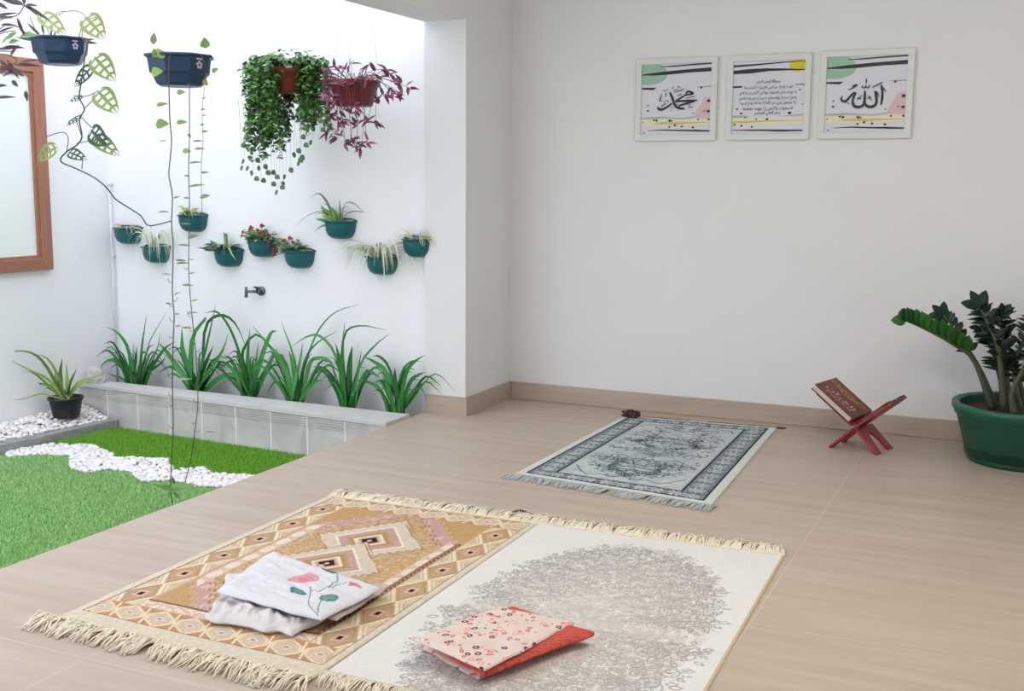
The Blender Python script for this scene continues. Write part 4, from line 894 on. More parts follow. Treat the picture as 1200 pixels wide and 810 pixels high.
def oriental(X, Y):
    W, L = .86, 1.42; C = np.zeros(X.shape+(3,)); C[:] = sl((214, 219, 214))
    n3 = noise2(X, Y, 85, .004); n2 = noise2(X, Y, 86, .02); n1 = noise2(X, Y, 87, .1)
    dxs = np.minimum(X, W-X); dys = np.minimum(Y, L-Y); ink = (36, 43, 56)
    a, b0, ya, yb = .038, .165, .035, .125
    put(C, (dxs > a) & (dys > ya), ink)
    bm_ = (dxs > a+.01) & (dys > ya+.012); put(C, bm_, (114, 124, 134))
    fl2 = scroll_lines(X, Y, 95, .016, .2, .8); put(C, bm_ & fl2, (168, 178, 182)); put(C, bm_ & scroll_lines(X, Y, 98, .02, .13, .9), (78, 88, 102))
    rnd = random.Random(6)
    def bmot(x, y, ang, i):
        for k in (1, -1):
            for p in scroll(x, y, ang+k*.5, .03, k): ink_curve(C, X, Y, p, .0022, (206, 213, 211) if i % 2 else (196, 204, 204))
        ink_curve(C, X, Y, [(x, y), (x+.001, y)], .009, (208, 214, 212)); ink_curve(C, X, Y, [(x, y), (x+.001, y)], .004, (70, 78, 92))
    for i in range(17):
        y = .07+i*(L-.14)/16
        bmot((a+b0)/2-.004, y, PI/2 if i % 2 else -PI/2, i); bmot(W-(a+b0)/2+.004, y, PI/2 if i % 2 else -PI/2, i)
    for i in range(8):
        x = .17+i*(W-.34)/7; bmot(x, (ya+yb)/2, 0 if i % 2 else PI, i); bmot(x, L-(ya+yb)/2, 0 if i % 2 else PI, i)
    put(C, (dxs > b0-.018) & (dys > yb-.014) & ~((dxs > b0-.010) & (dys > yb-.006)), ink)
    put(C, (dxs > b0-.010) & (dys > yb-.006), (178, 188, 190))
    f = (dxs > b0) & (dys > yb); put(C, f, (200, 208, 207)); put(C, f & (n1 > .5), (190, 199, 200))
    cx = np.abs(X-W/2); rr = ((cx/.23)**2+((Y-.74)/.48)**2)**.5
    sc2 = scroll_lines(cx, Y, 111, .03, .12, 1.0); put(C, f & sc2 & (n2 > .4), (164, 174, 178)); put(C, f & scroll_lines(cx, Y, 121, .018, .14, 1.0) & (rr < .8) & (n2 > .35), (142, 152, 160))
    C0 = C.copy()
    for i in range(78):
        x = rnd.uniform(.0, W/2-b0-.02); y = rnd.uniform(.17, 1.26)
        if (x/.25)**2+((y-.72)/.6)**2 > 1.05: continue
        s_ = rnd.uniform(.025, .055); an = rnd.uniform(0, 2*PI); col = rnd.choice([(66, 76, 90), (92, 102, 114), (48, 56, 70)])
        for k in (1, -1):
            for p in scroll(W/2+k*x, y, an if k > 0 else PI-an, s_, k): ink_curve(C, X, Y, p, rnd.choice((.0018, .0024)), col)
    def both(pts, w, col):
        for k in (1, -1): ink_curve(C, X, Y, [(W/2+k*x, y) for x, y in pts], w, col)
    both([(.0, 1.13), (.04, 1.15), (.09, 1.19), (.14, 1.22), (.17, 1.2), (.16, 1.17), (.13, 1.17)], .0035, (58, 66, 80)); both([(.0, 1.27), (.06, 1.25), (.12, 1.27), (.18, 1.24), (.22, 1.25), (.25, 1.18)], .003, (64, 72, 86))
    both([(.0, .2), (.05, .17), (.11, .19), (.16, .16), (.2, .2), (.25, .28)], .003, (64, 72, 86)); both([(0, .3), (.05, .28), (.1, .3), (.12, .35), (.09, .38), (.06, .36)], .004, (58, 66, 80)); both([(.02, .4), (.06, .5), (.12, .56), (.17, .54), (.17, .49)], .003, (76, 86, 98))
    both([(.0, .33), (.03, .31), (.08, .32), (.1, .35), (.0, .36)], .007, (108, 118, 128))
    C[~f] = C0[~f]
    return C*(1+.18*(n3-.5)+.06*(n1-.5))[..., None]
t = thing('prayer_rug', 'grey-blue prayer rug with dark floral borders near the back wall', 'rug', (-1.53, 4.98, 0), 'prayer rugs on the floor')
gr = ((-1.965, 4.307), (-1.079, 4.212), (-1.142, 5.74), (-1.945, 5.668))
rug_mesh(t, gr, .86, 1.42, .003, oriental, .008, .0015, 13)
fringe(t, (gr[0][0]-.02, gr[0][1], 0), (gr[1][0]+.02, gr[1][1], 0), (-.1, -1, 0), .085, M['greyyarn'], 'front_fringe', .0036, .002, 8, .35, .008, .005)
fringe(t, (gr[3][0]+.1, gr[3][1]+.006, 0), (gr[2][0]+.03, gr[2][1], 0), (.08, 1, 0), .04, M['brownyarn'], 'back_fringe', .008, .0016, 9, .5, .005, .001)

# ------------------------------------------------------------------ folded cloths
def fold_layer(parent, corners, z0, th, name, colf, m, seed, wr=.006, ruff=.01, n=(110, 110), round_=.12, creases=0.0, cdir=(1, 0)):
    """one soft folded layer: closed slab with rolled edges, wrinkled top and wavy outline; corners in world xy"""
    a, b_, c_, d_ = [np.array(q[:2]) for q in corners]; nu, nv = n
    u = np.linspace(0, 1, nu+1); v = np.linspace(0, 1, nv+1); U, V = np.meshgrid(u, v)
    XY0 = ((1-U)*(1-V))[..., None]*a+(U*(1-V))[..., None]*b_+(U*V)[..., None]*c_+((1-U)*V)[..., None]*d_
    rng = np.random.default_rng(seed)
    off = np.stack([noise2(XY0[..., 0], XY0[..., 1], seed+1, .05)-.5, noise2(XY0[..., 0], XY0[..., 1], seed+2, .05)-.5], -1)*2*ruff
    XY = XY0+off
    ed = np.minimum(np.minimum(U, 1-U), np.minimum(V, 1-V)); k = np.clip(ed/round_, 0, 1); prof = np.sqrt(1-(1-k)**2)
    x, y = XY0[..., 0], XY0[..., 1]
    w = (noise2(x, y, seed+3, .07)-.5)*wr*1.4+(noise2(x, y, seed+4, .025)-.5)*wr*.7
    if creases:
        s = x*cdir[0]+y*cdir[1]; q = x*-cdir[1]+y*cdir[0]; w = w+creases*(noise2(s*1.0, q*.2, seed+5, .02)-.5)+creases*.6*(noise2(s, q*.35, seed+6, .01)-.5)
    top = z0+th*(.5+.5*prof)+w*prof*np.clip(k*1.5, 0, 1); bot = z0+th*(.5-.5*prof)
    bot = np.maximum(bot, .0075)
    P = np.array([*WL[parent.name]])
    T = np.concatenate([XY, top[..., None]], -1).reshape(-1, 3)-P; B = np.concatenate([XY, bot[..., None]], -1).reshape(-1, 3)-P
    idx = np.arange((nu+1)*(nv+1)).reshape(nv+1, nu+1); F = np.stack([idx[:-1, :-1], idx[:-1, 1:], idx[1:, 1:], idx[1:, :-1]], -1).reshape(-1, 4)
    N = len(T); rim = np.concatenate([idx[0, :], idx[1:, -1], idx[-1, -2::-1], idx[-2:0:-1, 0]]); j = np.arange(len(rim)); j2 = (j+1) % len(rim)
    F = np.concatenate([F, F[:, ::-1]+N, np.stack([rim[j2], rim[j], rim[j]+N, rim[j2]+N], -1)])
    C = colf(U, V, x, y); C = np.concatenate([C, np.ones(C.shape[:2]+(1,))], -1).reshape(-1, 4)
    o = mesh_np(name, np.concatenate([T, B]), F, m, np.concatenate([C, C])); o.parent = parent; WL[o.name] = WL[parent.name].copy(); return o
def plain(rgb, sd=1):
    def f(U, V, x, y):
        C = np.zeros(U.shape+(3,)); C[:] = sl(rgb); return C*(1+.05*(noise2(x, y, sd, .01)-.5))[..., None]
    return f
wb = thing('folded_garment', 'folded white prayer garment embroidered with a pink flower, on the tan rug', 'garment', (-1.98, 2.68, .008))
def px(list_, z): return [onz(x, y, z) for x, y in list_]
fold_layer(wb, px([(241, 726), (346, 744), (430, 694), (268, 674)], .02), .007, .032, 'under_fold', plain((214, 211, 211)), M['cloth'], 201, .016, .016, creases=.012, cdir=(.8, .6))
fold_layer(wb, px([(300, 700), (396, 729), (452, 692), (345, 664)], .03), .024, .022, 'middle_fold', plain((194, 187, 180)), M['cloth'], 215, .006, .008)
def embroidered(U, V, x, y):
    C = np.zeros(U.shape+(3,)); C[:] = sl((218, 219, 223))
    # positions given on the cloth's own u, v (u: front edge left to right, v: front to back)
    def d2(a, b_, sa, sb, rot=0):
        du, dv = (U-a)*1.0, (V-b_)*1.0; c_, s_ = math.cos(rot), math.sin(rot); return ((du*c_+dv*s_)/sa)**2+((-du*s_+dv*c_)/sb)**2
    def seg(p, q, w):
        px_, py_ = p; qx, qy = q; L2 = (qx-px_)**2+(qy-py_)**2; tt = np.clip(((U-px_)*(qx-px_)+(V-py_)*(qy-py_))/L2, 0, 1)
        return np.hypot(U-px_-tt*(qx-px_), V-py_-tt*(qy-py_)) < w
    def curve(pts, w, rgb):
        P = smooth([Vector((p[0], p[1], 0)) for p in pts], 5)
        for a_, b_ in zip(P, P[1:]): put(C, seg((a_.x, a_.y), (b_.x, b_.y), w), rgb)
    UV = EMB
    curve([UV(372, 720), UV(362, 708), UV(363, 690)], .005, (120, 140, 150)); curve([UV(363, 694), UV(380, 692), UV(394, 680), UV(395, 662)], .005, (110, 140, 140)); curve([UV(372, 718), UV(376, 708), UV(386, 704)], .005, (110, 140, 140)); curve([UV(385, 690), UV(405, 682)], .004, (120, 140, 150))
    def blob(p, q, w, rgb, rgb2=None):
        a_, b_ = UV(*p), UV(*q); ang = math.atan2(b_[1]-a_[1], b_[0]-a_[0]); l = math.hypot(b_[0]-a_[0], b_[1]-a_[1])/2; cxx, cyy = (a_[0]+b_[0])/2, (a_[1]+b_[1])/2
        q_ = d2(cxx, cyy, l, w, ang); put(C, q_ < 1, rgb)
        if rgb2 is not None: put(C, q_ < .35, rgb2)
    blob((338, 683), (371, 676), .1, (222, 160, 168), (212, 142, 152)); blob((344, 676), (366, 684), .07, (222, 160, 168), (208, 138, 150))
    blob((342, 690), (357, 699), .05, (84, 128, 134), (104, 146, 150)); blob((375, 660), (392, 673), .055, (70, 120, 126), (96, 140, 142)); blob((376, 706), (396, 699), .05, (92, 140, 130), (116, 160, 146)); blob((396, 663), (409, 668), .045, (90, 140, 130))
    blob((410, 682), (424, 690), .03, (208, 140, 140)); blob((409, 686), (420, 683), .02, (196, 120, 120))
    return C*(1+.04*(noise2(x, y, 77, .006)-.5))[..., None]
topc = [(253, 688), (376, 722), (446, 686), (318, 643)]
tw = [onz(x, y, .072) for x, y in topc]
def EMB(x, y):
    p = onz(x, y, .072); u = v = .5
    for _ in range(12):   # invert the bilinear patch
        a, b_, c_, d_ = tw; q = a*(1-u)*(1-v)+b_*u*(1-v)+c_*u*v+d_*(1-u)*v; du = (b_-a)*(1-v)+(c_-d_)*v; dv = (d_-a)*(1-u)+(c_-b_)*u; e = p-q
        det = du.x*dv.y-du.y*dv.x; u += (e.x*dv.y-e.y*dv.x)/det; v += (du.x*e.y-du.y*e.x)/det
    return (u, v)
fold_layer(wb, tw, .044, .03, 'top_fold', embroidered, M['cloth'], 231, .008, .006, (190, 190), .14, .007, (.3, .95))

cb = thing('folded_garment', 'folded coral red cloth with a dotted cream side, on the off-white rug', 'garment', (-1.23, 2.6, .007))
def dotted(U, V, x, y):
    C = np.zeros(U.shape+(3,)); C[:] = sl((222, 206, 197)); rg = np.random.default_rng(5)
    put(C, noise2(x, y, 300, .03) > .62, (219, 200, 191))
    cell = .021
    for i in range(210):
        px_, py_ = rg.uniform(x.min(), x.max()), rg.uniform(y.min(), y.max()); k = rg.integers(0, 6); d = np.hypot(x-px_, y-py_)
        if k == 0: put(C, d < .0085, (112, 44, 56)); put(C, d < .0035, (226, 196, 190))
        elif k == 1: put(C, d < .0065, (196, 84, 84)); put(C, d < .0028, (236, 200, 190))
        elif k == 2: put(C, d < .008, (228, 152, 142)); put(C, d < .004, (236, 206, 196))
        elif k == 3: put(C, d < .0035, (130, 60, 60))
        elif k == 4: put(C, d < .003, (150, 150, 110))
        else: put(C, d < .005, (220, 120, 112))
    return C
def coral(U, V, x, y):
    C = np.zeros(U.shape+(3,)); C[:] = sl((194, 76, 66)); r = x*.8-y*.6; q = x*.6+y*.8
    g = (((r/.009) % 1) < .3) | (((q/.009) % 1) < .3); put(C, g, (206, 104, 92)); return C
fold_layer(cb, px([(492, 760), (560, 797), (690, 741), (600, 722)], .012), .006, .016, 'lower_fold', dotted, M['cloth'], 241, .004, .006)
fold_layer(cb, px([(500, 757), (566, 795), (697, 746), (600, 716)], .03), .02, .036, 'coral_fold', coral, M['cloth'], 251, .009, .005, creases=.006, cdir=(-.5, .85), round_=.16)
fold_layer(cb, px([(484, 749), (570, 784), (674, 729), (586, 711)], .062), .052, .013, 'top_fold', dotted, M['cloth'], 261, .004, .005, (220, 220), .05)

# ------------------------------------------------------------------ prayer beads
def bead_coil(name, label, pts, r, cat='prayer beads'):
    o = thing(name, label, cat, pts[0]-Vector((0, 0, r))); P = smooth(pts, 6); b = MB(); acc = 0; last = P[0]; b.ball(last, r, 8)
    for p in P[1:]:
        if (p-last).length >= r*1.9: b.ball(p, r, 8); last = p
    b.build('bead_string', M['bead'], o); s = MB(); s.tube(P, r*.3, 4); s.build('cord', M['dark'], o)
    q = P[-1]; s = MB(); s.tube([q, q+Vector((.012, -.008, 0)), q+Vector((.024, -.014, -r*.4))], [r*.5, r*.8, r*.5], 6); s.build('tassel', M['bead'], o)
    return o
bc = onz(740, 488, .012); pts = []
for i in range(46):
    a = i*.62; rr = .018+.022*abs(math.sin(i*.9)); lev = i//17
    pts.append(bc+Vector((math.cos(a)*rr*1.1+.008*math.sin(i), math.sin(a)*rr, .003+lev*.011)))
bead_coil('prayer_beads', 'heap of dark brown prayer beads on the corner of the grey-blue rug', pts, .0062)
bc = onz(601, 600, .012); ex = onz(621, 602, .008)
bead_coil('prayer_beads', 'short dark brown bead string by the tan rug fringe', [bc+Vector((0, 0, .0)), bc.lerp(ex, .3)+Vector((0, .015, .004)), bc.lerp(ex, .6)+Vector((0, .012, .002)), ex], .0045)

# ------------------------------------------------------------------ book rest and book
ed = Vector((.25, .968, 0)).normalized(); ex_ = Vector((ed.y, -ed.x, 0)); hz = .114
O = Vector((-.718, 5.405, 0)); WD = .186; ang = math.radians(41)
aA, aB, aL = math.radians(39.5), math.radians(36), math.radians(44)
dirA = ex_*math.cos(aA)+Vector((0, 0, math.sin(aA)))        # wing right
dirB = -ex_*math.cos(aB)+Vector((0, 0, math.sin(aB)))       # wing left
nA = dirA.cross(ed).normalized(); nA = nA if nA.z > 0 else -nA; nB = dirB.cross(ed).normalized(); nB = nB if nB.z > 0 else -nB
hinge = O+Vector((0, 0, hz)); LEG = -hz/math.sin(aL); WING = .262
rest = thing('book_stand', 'red folding wooden book stand crossed in an X, by the back wall', 'book stand', O+ed*WD/2)
def board(d, n, outer, name, wing):
    f1, f2 = WD*.32, WD*.68; g = .014; lw = .05
    dl = Vector((d.x, d.y, 0)).normalized()*math.cos(aL)+Vector((0, 0, math.sin(aL)))
    def p(w, l): return hinge+ed*w+(d if l > 0 else dl)*l-n*.006
    b = MB()
    arch = [(lw+(WD-2*lw)*i/8, LEG*.92+(LEG*-.62)*math.sin(PI*i/8)**.6) for i in range(9)]
    foot = [(0, LEG), (lw*.9, LEG)]+[(w, l) for w, l in arch[1:-1]]+[(WD-lw*.9, LEG), (WD, LEG)]
    if outer: right = [(WD, -g), (WD, g)]; seam_up = [(f2, g), (f2, -g), (f1, -g), (f1, g)]; 
    if outer:
        low = foot+[(WD, -g), (f2, -g), (f1, -g), (0, -g)]
        fingers = [[(0, -g), (f1, -g), (f1, g), (0, g)], [(f2, -g), (WD, -g), (WD, g), (f2, g)]]
    else:
        low = foot+[(WD, -g), (f2, -g), (f1, -g), (0, -g)]; fingers = [[(f1, -g), (f2, -g), (f2, g), (f1, g)]]
    b.prism([p(*q) for q in low], n*.012)
    for f in fingers: b.prism([p(*q) for q in f], n*.012)
    top = [(0, g), (f1, g), (f2, g), (WD, g), (WD, wing-.03), (WD-.02, wing), (WD*.5, wing+.008), (.02, wing), (0, wing-.03)]
    b.prism([p(*q) for q in top], n*.012)
    o = b.build(name, M['red'], rest, False); bevel(o, .002, 2); return o
board(dirA, nA, True, 'right_board', WING-.03); board(dirB, nB, False, 'left_board', WING)
b = MB(); l0 = WING-.03
pA = lambda w, l: hinge+ed*w+dirA*l-nA*.004
b.prism([pA(*q) for q in ((.004, l0-.002), (.07, l0-.002), (.066, l0+.036), (.008, l0+.036))], nA*.009); b.build('dark_tip', M['dark'], rest, False)
b = MB(); b.prism([pA(*q)+nA*.0105 for q in ((.01, .05), (WD-.01, .05), (WD-.01, .17), (.01, .17))], nA*.004); b.build('carved_panel', M['palegold'], rest, False)
b = MB(); b.prism([pA(*q)+nA*.015 for q in ((-.002, .035), (WD*.98, .035), (WD*.98, .205), (-.002, .205))], nA*.003); b.build('inlay', M['red'], rest, False)
# the closed book on the left wing
bk0 = hinge+nB*.0075
def q3(w, l, h): return bk0+ed*w+dirB*l+nB*h
book = thing('holy_book', 'closed maroon book with gold ornament and script, lying on the red stand', 'book', q3(.09, .03, 0))
def bx(name, w0, w1, l0, l1, h0, h1, m, bev=.0015):
    b = MB(); b.hexa([q3(w0, l0, h0), q3(w1, l0, h0), q3(w1, l1, h0), q3(w0, l1, h0)], [q3(w0, l0, h1), q3(w1, l0, h1), q3(w1, l1, h1), q3(w0, l1, h1)]); o = b.build(name, m, book, False); bevel(o, bev); return o
BW0, BW1, BL0, BL1, BH = -.022, .225, .03, .268, .03
bx('back_cover', BW0, BW1, BL0, BL1, 0, .003, M['dark']); bx('pages', BW0+.005, BW1-.003, BL0+.004, BL1-.005, .003, BH-.003, M['page'])
front = bx('front_cover', BW0, BW1, BL0, BL1, BH-.003, BH, M['maroon']); bx('spine', BW1-.004, BW1, BL0, BL1, .003, BH-.003, M['maroon'])
# gold ornament and script on the cover (reads along the slope)
ARF = {}
for c_ in range(0xFE70, 0xFEFD):
    dcm = unicodedata.decomposition(chr(c_)).split()
    if len(dcm) == 2 and dcm[0] in ('<isolated>', '<initial>', '<medial>', '<final>'): ARF.setdefault(chr(int(dcm[1], 16)), {})[dcm[0][1:-1]] = chr(c_)
    if len(dcm) == 3 and dcm[1] == '0644' and dcm[0] in ('<isolated>', '<final>'): ARF.setdefault(chr(0x644)+chr(int(dcm[2], 16)), {})[dcm[0][1:-1]] = chr(c_)
def shape_ar(s):
    toks = []; i = 0
    while i < len(s):
        if s[i:i+2] in ARF: toks.append(s[i:i+2]); i += 2
        else: toks.append(s[i]); i += 1
    out = []
    for k, c_ in enumerate(toks):
        f = ARF.get(c_)
        if not f: out.append(c_); continue
        prev = ARF.get(toks[k-1]) if k else None; nxt = ARF.get(toks[k+1]) if k+1 < len(toks) else None
        jp = bool(prev and ('initial' in prev)) and ('final' in f); jn = bool(nxt and ('final' in nxt)) and ('initial' in f)
        out.append(f['medial'] if jp and jn and 'medial' in f else f['final'] if jp else f['initial'] if jn else f.get('isolated', c_))
    return ''.join(out[::-1])
def text_polys(s):
    """glyph triangles of one line of script as 2-D points, x from 0, with its extent"""
    cu = bpy.data.curves.new('line', 'FONT'); cu.body = s; cu.size = 1; cu.offset = .012; o = bpy.data.objects.new('line', cu); COL.objects.link(o)
    bpy.context.view_layer.update(); me = o.to_mesh(); V = [(v.co.x, v.co.y) for v in me.vertices]; F = [tuple(p.vertices) for p in me.polygons]; o.to_mesh_clear()
    bpy.data.objects.remove(o); bpy.data.curves.remove(cu); return V, F
def put_text(b, s, to3, u0, u1, v0, v1):
    V, F = text_polys(s)
    if not V: return
    xs = [v[0] for v in V]; ys = [v[1] for v in V]; ax, bx_, ay, by = min(xs), max(xs), min(ys), max(ys)
    ids = [b.vert(to3(u0+(u1-u0)*(x-ax)/(bx_-ax), v0+(v1-v0)*(y-ay)/(by-ay))) for x, y in V]
    for f in F: b.face([ids[i] for i in f])
b = MB(); cov = lambda a, c_: q3(a, c_, BH+.0006)
# text runs along the slope (l decreasing = reading right to left is irrelevant here), baseline toward the front edge
put_text(b, shape_ar('القرآن'), lambda u, v: cov(.045+v, BL1-.03-u), 0, .175, 0, .05)
put_text(b, shape_ar('الكريم'), lambda u, v: cov(.012+v, BL1-.05-u), 0, .15, 0, .032)
b.build('cover_script', M['palegold'], front, False)
b = MB()
for (lc, wc, rl, rw) in ((.155, .155, .055, .03), (.235, .165, .03, .022), (.075, .165, .03, .022), (.155, .155, .02, .012), (.2, .15, .018, .014), (.11, .15, .018, .014)):
    K = 20
    for k in range(K):
        a0, a1 = 2*PI*k/K, 2*PI*(k+.75)/K; g = lambda a, f: cov(wc+math.sin(a)*rw*f*(1+.12*math.cos(6*a)), lc+math.cos(a)*rl*f*(1+.12*math.cos(6*a)))
        b.poly([g(a0, .5), g(a1, .5), g(a1, 1), g(a0, 1)])
for k in range(22):
    lc = BL0+.012+k*.0105; b.poly([cov(.19, lc), cov(.19, lc+.007), cov(.196, lc+.0035)])
b.build('cover_ornament', M['gold'], front, False)

# ------------------------------------------------------------------ three framed prints
PRM = ['paper', 'sage', 'ink', 'pinkink', 'paleyel', 'ochre', 'sagegrey', 'yellow', 'inkgrey']
def picture(X0, X1, Z0, Z1, label, draw):
    fr = thing('framed_print', label, 'picture', ((X0+X1)/2, YB, Z0), 'framed prints on the back wall'); d = .024; w = .032
    b = MB(); yb, yf = YB-.0005, YB-d
    o4 = [(X0, Z0), (X1, Z0), (X1, Z1), (X0, Z1)]; i4 = [(X0+w, Z0+w), (X1-w, Z0+w), (X1-w, Z1-w), (X0+w, Z1-w)]
    rg = [[b.vert((x, y, z)) for x, z in q] for q, y in ((o4, yb), (o4, yf), (i4, yf), (i4, yb))]
    for q, r in zip(rg, rg[1:]+rg[:1]):
        for k in range(4): b.face((q[k], q[(k+1) % 4], r[(k+1) % 4], r[k]))
    bevel(b.build('frame', M['frame'], fr, False), .003)
    b = MB(); y0 = YB-d+.010; iw, ih = X1-X0-2*w, Z1-Z0-2*w; lay = [0]
    def P(u, v): return (X0+w+u*iw, y0-lay[0]*.00012, Z1-w-v*ih)
    def sh(k, pts): lay[0] += 1; b.m = PRM.index(k); b.poly([P(min(1, max(0, u)), min(1, max(0, v))) for u, v in pts][::-1])
    b.m = 0; b.box((X0+w*.8, y0, Z0+w*.8), (X1-w*.8, YB-.006, Z1-w*.8))
    draw(sh, b, P, lay)
    b.build('print', [M[k] for k in PRM], fr, False); return fr
def ell(cu, cv, ru, rv, n=28, wob=.0): return [(cu+ru*math.cos(2*PI*k/n)*(1+wob*math.sin(3*2*PI*k/n)), cv+rv*math.sin(2*PI*k/n)) for k in range(n)]
def stroke(b, P, lay, pts, w, k=5):
    """a pen stroke with changing width; pts (u, v, width factor)"""
    lay[0] += 1; b.m = PRM.index('ink'); Q = smooth([Vector(p) for p in pts], k); L = []
    for i, q in enumerate(Q):
        t = Q[min(len(Q)-1, i+1)]-Q[max(0, i-1)]; l = math.hypot(t.x, t.y) or 1; nx, ny = -t.y/l, t.x/l; hw = w*q.z/2
        L.append((b.vert(P(q.x+nx*hw, q.y+ny*hw)), b.vert(P(q.x-nx*hw, q.y-ny*hw))))
    for a, c_ in zip(L, L[1:]): b.face((a[0], a[1], c_[1], c_[0]))
def common(sh, left=True):
    sh('sage', ell(.10, .125, .27, .165, 32, .05))
    sh('ink', [(.27, .03), (.5, .02), (.75, .008), (1, -.0), (1, .02), (.7, .03), (.45, .042), (.27, .04)])
    sh('ink', [(0, .135), (.3, .105), (.6, .085), (1, .065), (1, .12), (.7, .128), (.4, .148), (.2, .155), (0, .15)])
    sh('ink', [(0, .325), (.22, .325), (.17, .36), (0, .348)]); sh('ink', [(.8, .33), (1, .322), (1, .33), (.8, .336)])
    sh('pinkink', [(1, .47), (.91, .48), (.87, .56), (.82, .64), (.77, .74), (.86, .77), (1, .78)])
    sh('sagegrey', [(0, .75), (.15, .742), (.3, .74), (.45, .757), (.6, .765), (.75, .745), (.85, .755), (.6, .785), (.3, .77), (.1, .775), (0, .775)])
    sh('paleyel', [(0, .775), (.5, .79), (1, .77), (1, .86), (.5, .875), (0, .86)]); sh('ochre', [(.15, .835), (.35, .815), (.55, .82), (1, .825), (1, .832), (.7, .845), (.5, .86), (.3, .85)])
    sh('ink', [(.1, .937), (.35, .922), (.55, .93), (.8, .932), (1, .942), (1, .962), (.8, .958), (.55, .95), (.35, .94), (.1, .943)])
    for u, v, r in ((.10, .58, .014), (.1, .655, .017), (.19, .79, .016), (.23, .795, .02), (.42, .8, .02), (.45, .805, .014), (.97, .53, .026), (.97, .675, .024), (.91, .67, .012), (.98, .79, .017), (.83, .79, .015), (.42, .89, .016), (.5, .868, .018), (.6, .885, .017), (.76, .9, .018), (.05, .97, .012), (.86, .345, .017), (.03, .82, .01), (.76, .7, .011)): sh('ink', ell(u, v, r, r*.8, 10))
def draw1(sh, b, P, lay):
    common(sh)
    f = lambda x, y: ((((770+x/18)-740)*6.227-90)/493, (((95+y/18)-50)*6.227-150)/540)
    def S1(pts, w): stroke(b, P, lay, [(*f(x, y), k) for x, y, k in pts], w*1.18*6.227/18/493)
    S1([(310, 235, .3), (330, 290, .9), (365, 370, 1), (395, 460, 1), (425, 535, 1), (475, 585, 1), (545, 608, 1), (625, 612, .7)], 42)
    S1([(650, 300, .5), (650, 265, .9), (685, 238, 1), (740, 255, 1.3), (785, 285, 1), (735, 305, .9), (650, 310, .9), (560, 360, .9), (480, 415, 1), (430, 450, 1)], 32)
    S1([(430, 448, 1), (560, 445, 1), (720, 440, 1.2), (885, 428, .3)], 34); S1([(880, 430, .3), (760, 468, 1), (640, 505, 1), (525, 540, .8)], 36); S1([(530, 535, 1), (505, 575, .7), (500, 595, .5)], 30)
    S1([(360, 488, .7), (290, 550, .8), (200, 608, 1), (125, 626, 1.1), (80, 595, .9), (68, 555, .3)], 40)
    for q in (((110, 440), (115, 380), (150, 290)), ((110, 435), (165, 430)), ((170, 190), (230, 220)), ((240, 180), (275, 182)), ((250, 262), (228, 285), (228, 345)), ((355, 165), (385, 125)), ((395, 252), (500, 222), (605, 183)), ((385, 212), (480, 172)), ((465, 105), (530, 160)), ((450, 325), (540, 300), (545, 275)), ((248, 410), (295, 460)), ((135, 565), (190, 520), (240, 490)), ((655, 385), (830, 345)), ((690, 530), (740, 540)), ((700, 575), (740, 585), (790, 565)), ((335, 580), (380, 572)), ((345, 620), (355, 660)), ((455, 515), (500, 522)), ((205, 440), (215, 480))):
        S1([(x, y, .8 if 0 < i < len(q)-1 else .6) for i, (x, y) in enumerate(q)], 20)
def draw3(sh, b, P, lay):
    common(sh)
    f = lambda x, y: ((((980+x/16.2)-955)*6.23-95)/575, (((85+y/16.2)-45)*6.23-125)/575)
    def S3(pts, w): stroke(b, P, lay, [(*f(x, y), k) for x, y, k in pts], w*1.12*6.23/16.2/575)
    S3([(868, 240, .4), (885, 300, 1), (902, 400, .9), (902, 520, 1), (885, 640, .5)], 42); S3([(895, 310, 1), (930, 335, .8), (968, 385, .4)], 26)
    S3([(760, 355, .4), (780, 420, 1), (800, 520, 1), (795, 610, 1), (740, 668, 1.1), (670, 672, 1.1), (620, 645, 1), (585, 600, .8)], 44); S3([(780, 375, 1), (815, 410, .8), (845, 475, .4)], 26)
    S3([(578, 350, .6), (580, 430, .9), (580, 540, 1), (565, 625, 1), (510, 668, 1.1), (440, 672, 1.2), (385, 640, 1.1), (358, 580, .9), (365, 500, .8), (390, 440, .8), (410, 395, .6)], 44)
    S3([(412, 395, .6), (375, 392, .9), (325, 440, 1), (265, 515, 1), (215, 558, 1.1), (165, 545, 1), (142, 500, .8), (158, 445, .3)], 40)
    for q, w in ((((525, 245), (528, 285), (560, 298), (588, 280), (592, 235)), 20), (((592, 285), (625, 298), (650, 280), (655, 240)), 20), (((590, 115), (597, 155), (592, 210)), 24), (((708, 292), (790, 255), (900, 192)), 24), (((265, 330), (340, 300), (395, 265), (425, 240), (390, 235), (350, 262), (380, 275)), 22), (((435, 540), (475, 500), (525, 430)), 16), (((435, 488), (475, 500), (520, 512)), 20), (((630, 512), (665, 495), (705, 480)), 20), (((650, 445), (675, 495), (715, 550)), 16), (((265, 595), (305, 598)), 22)):
        S3([(x, y, 1 if 0 < i < len(q)-1 else .6) for i, (x, y) in enumerate(q)], w)
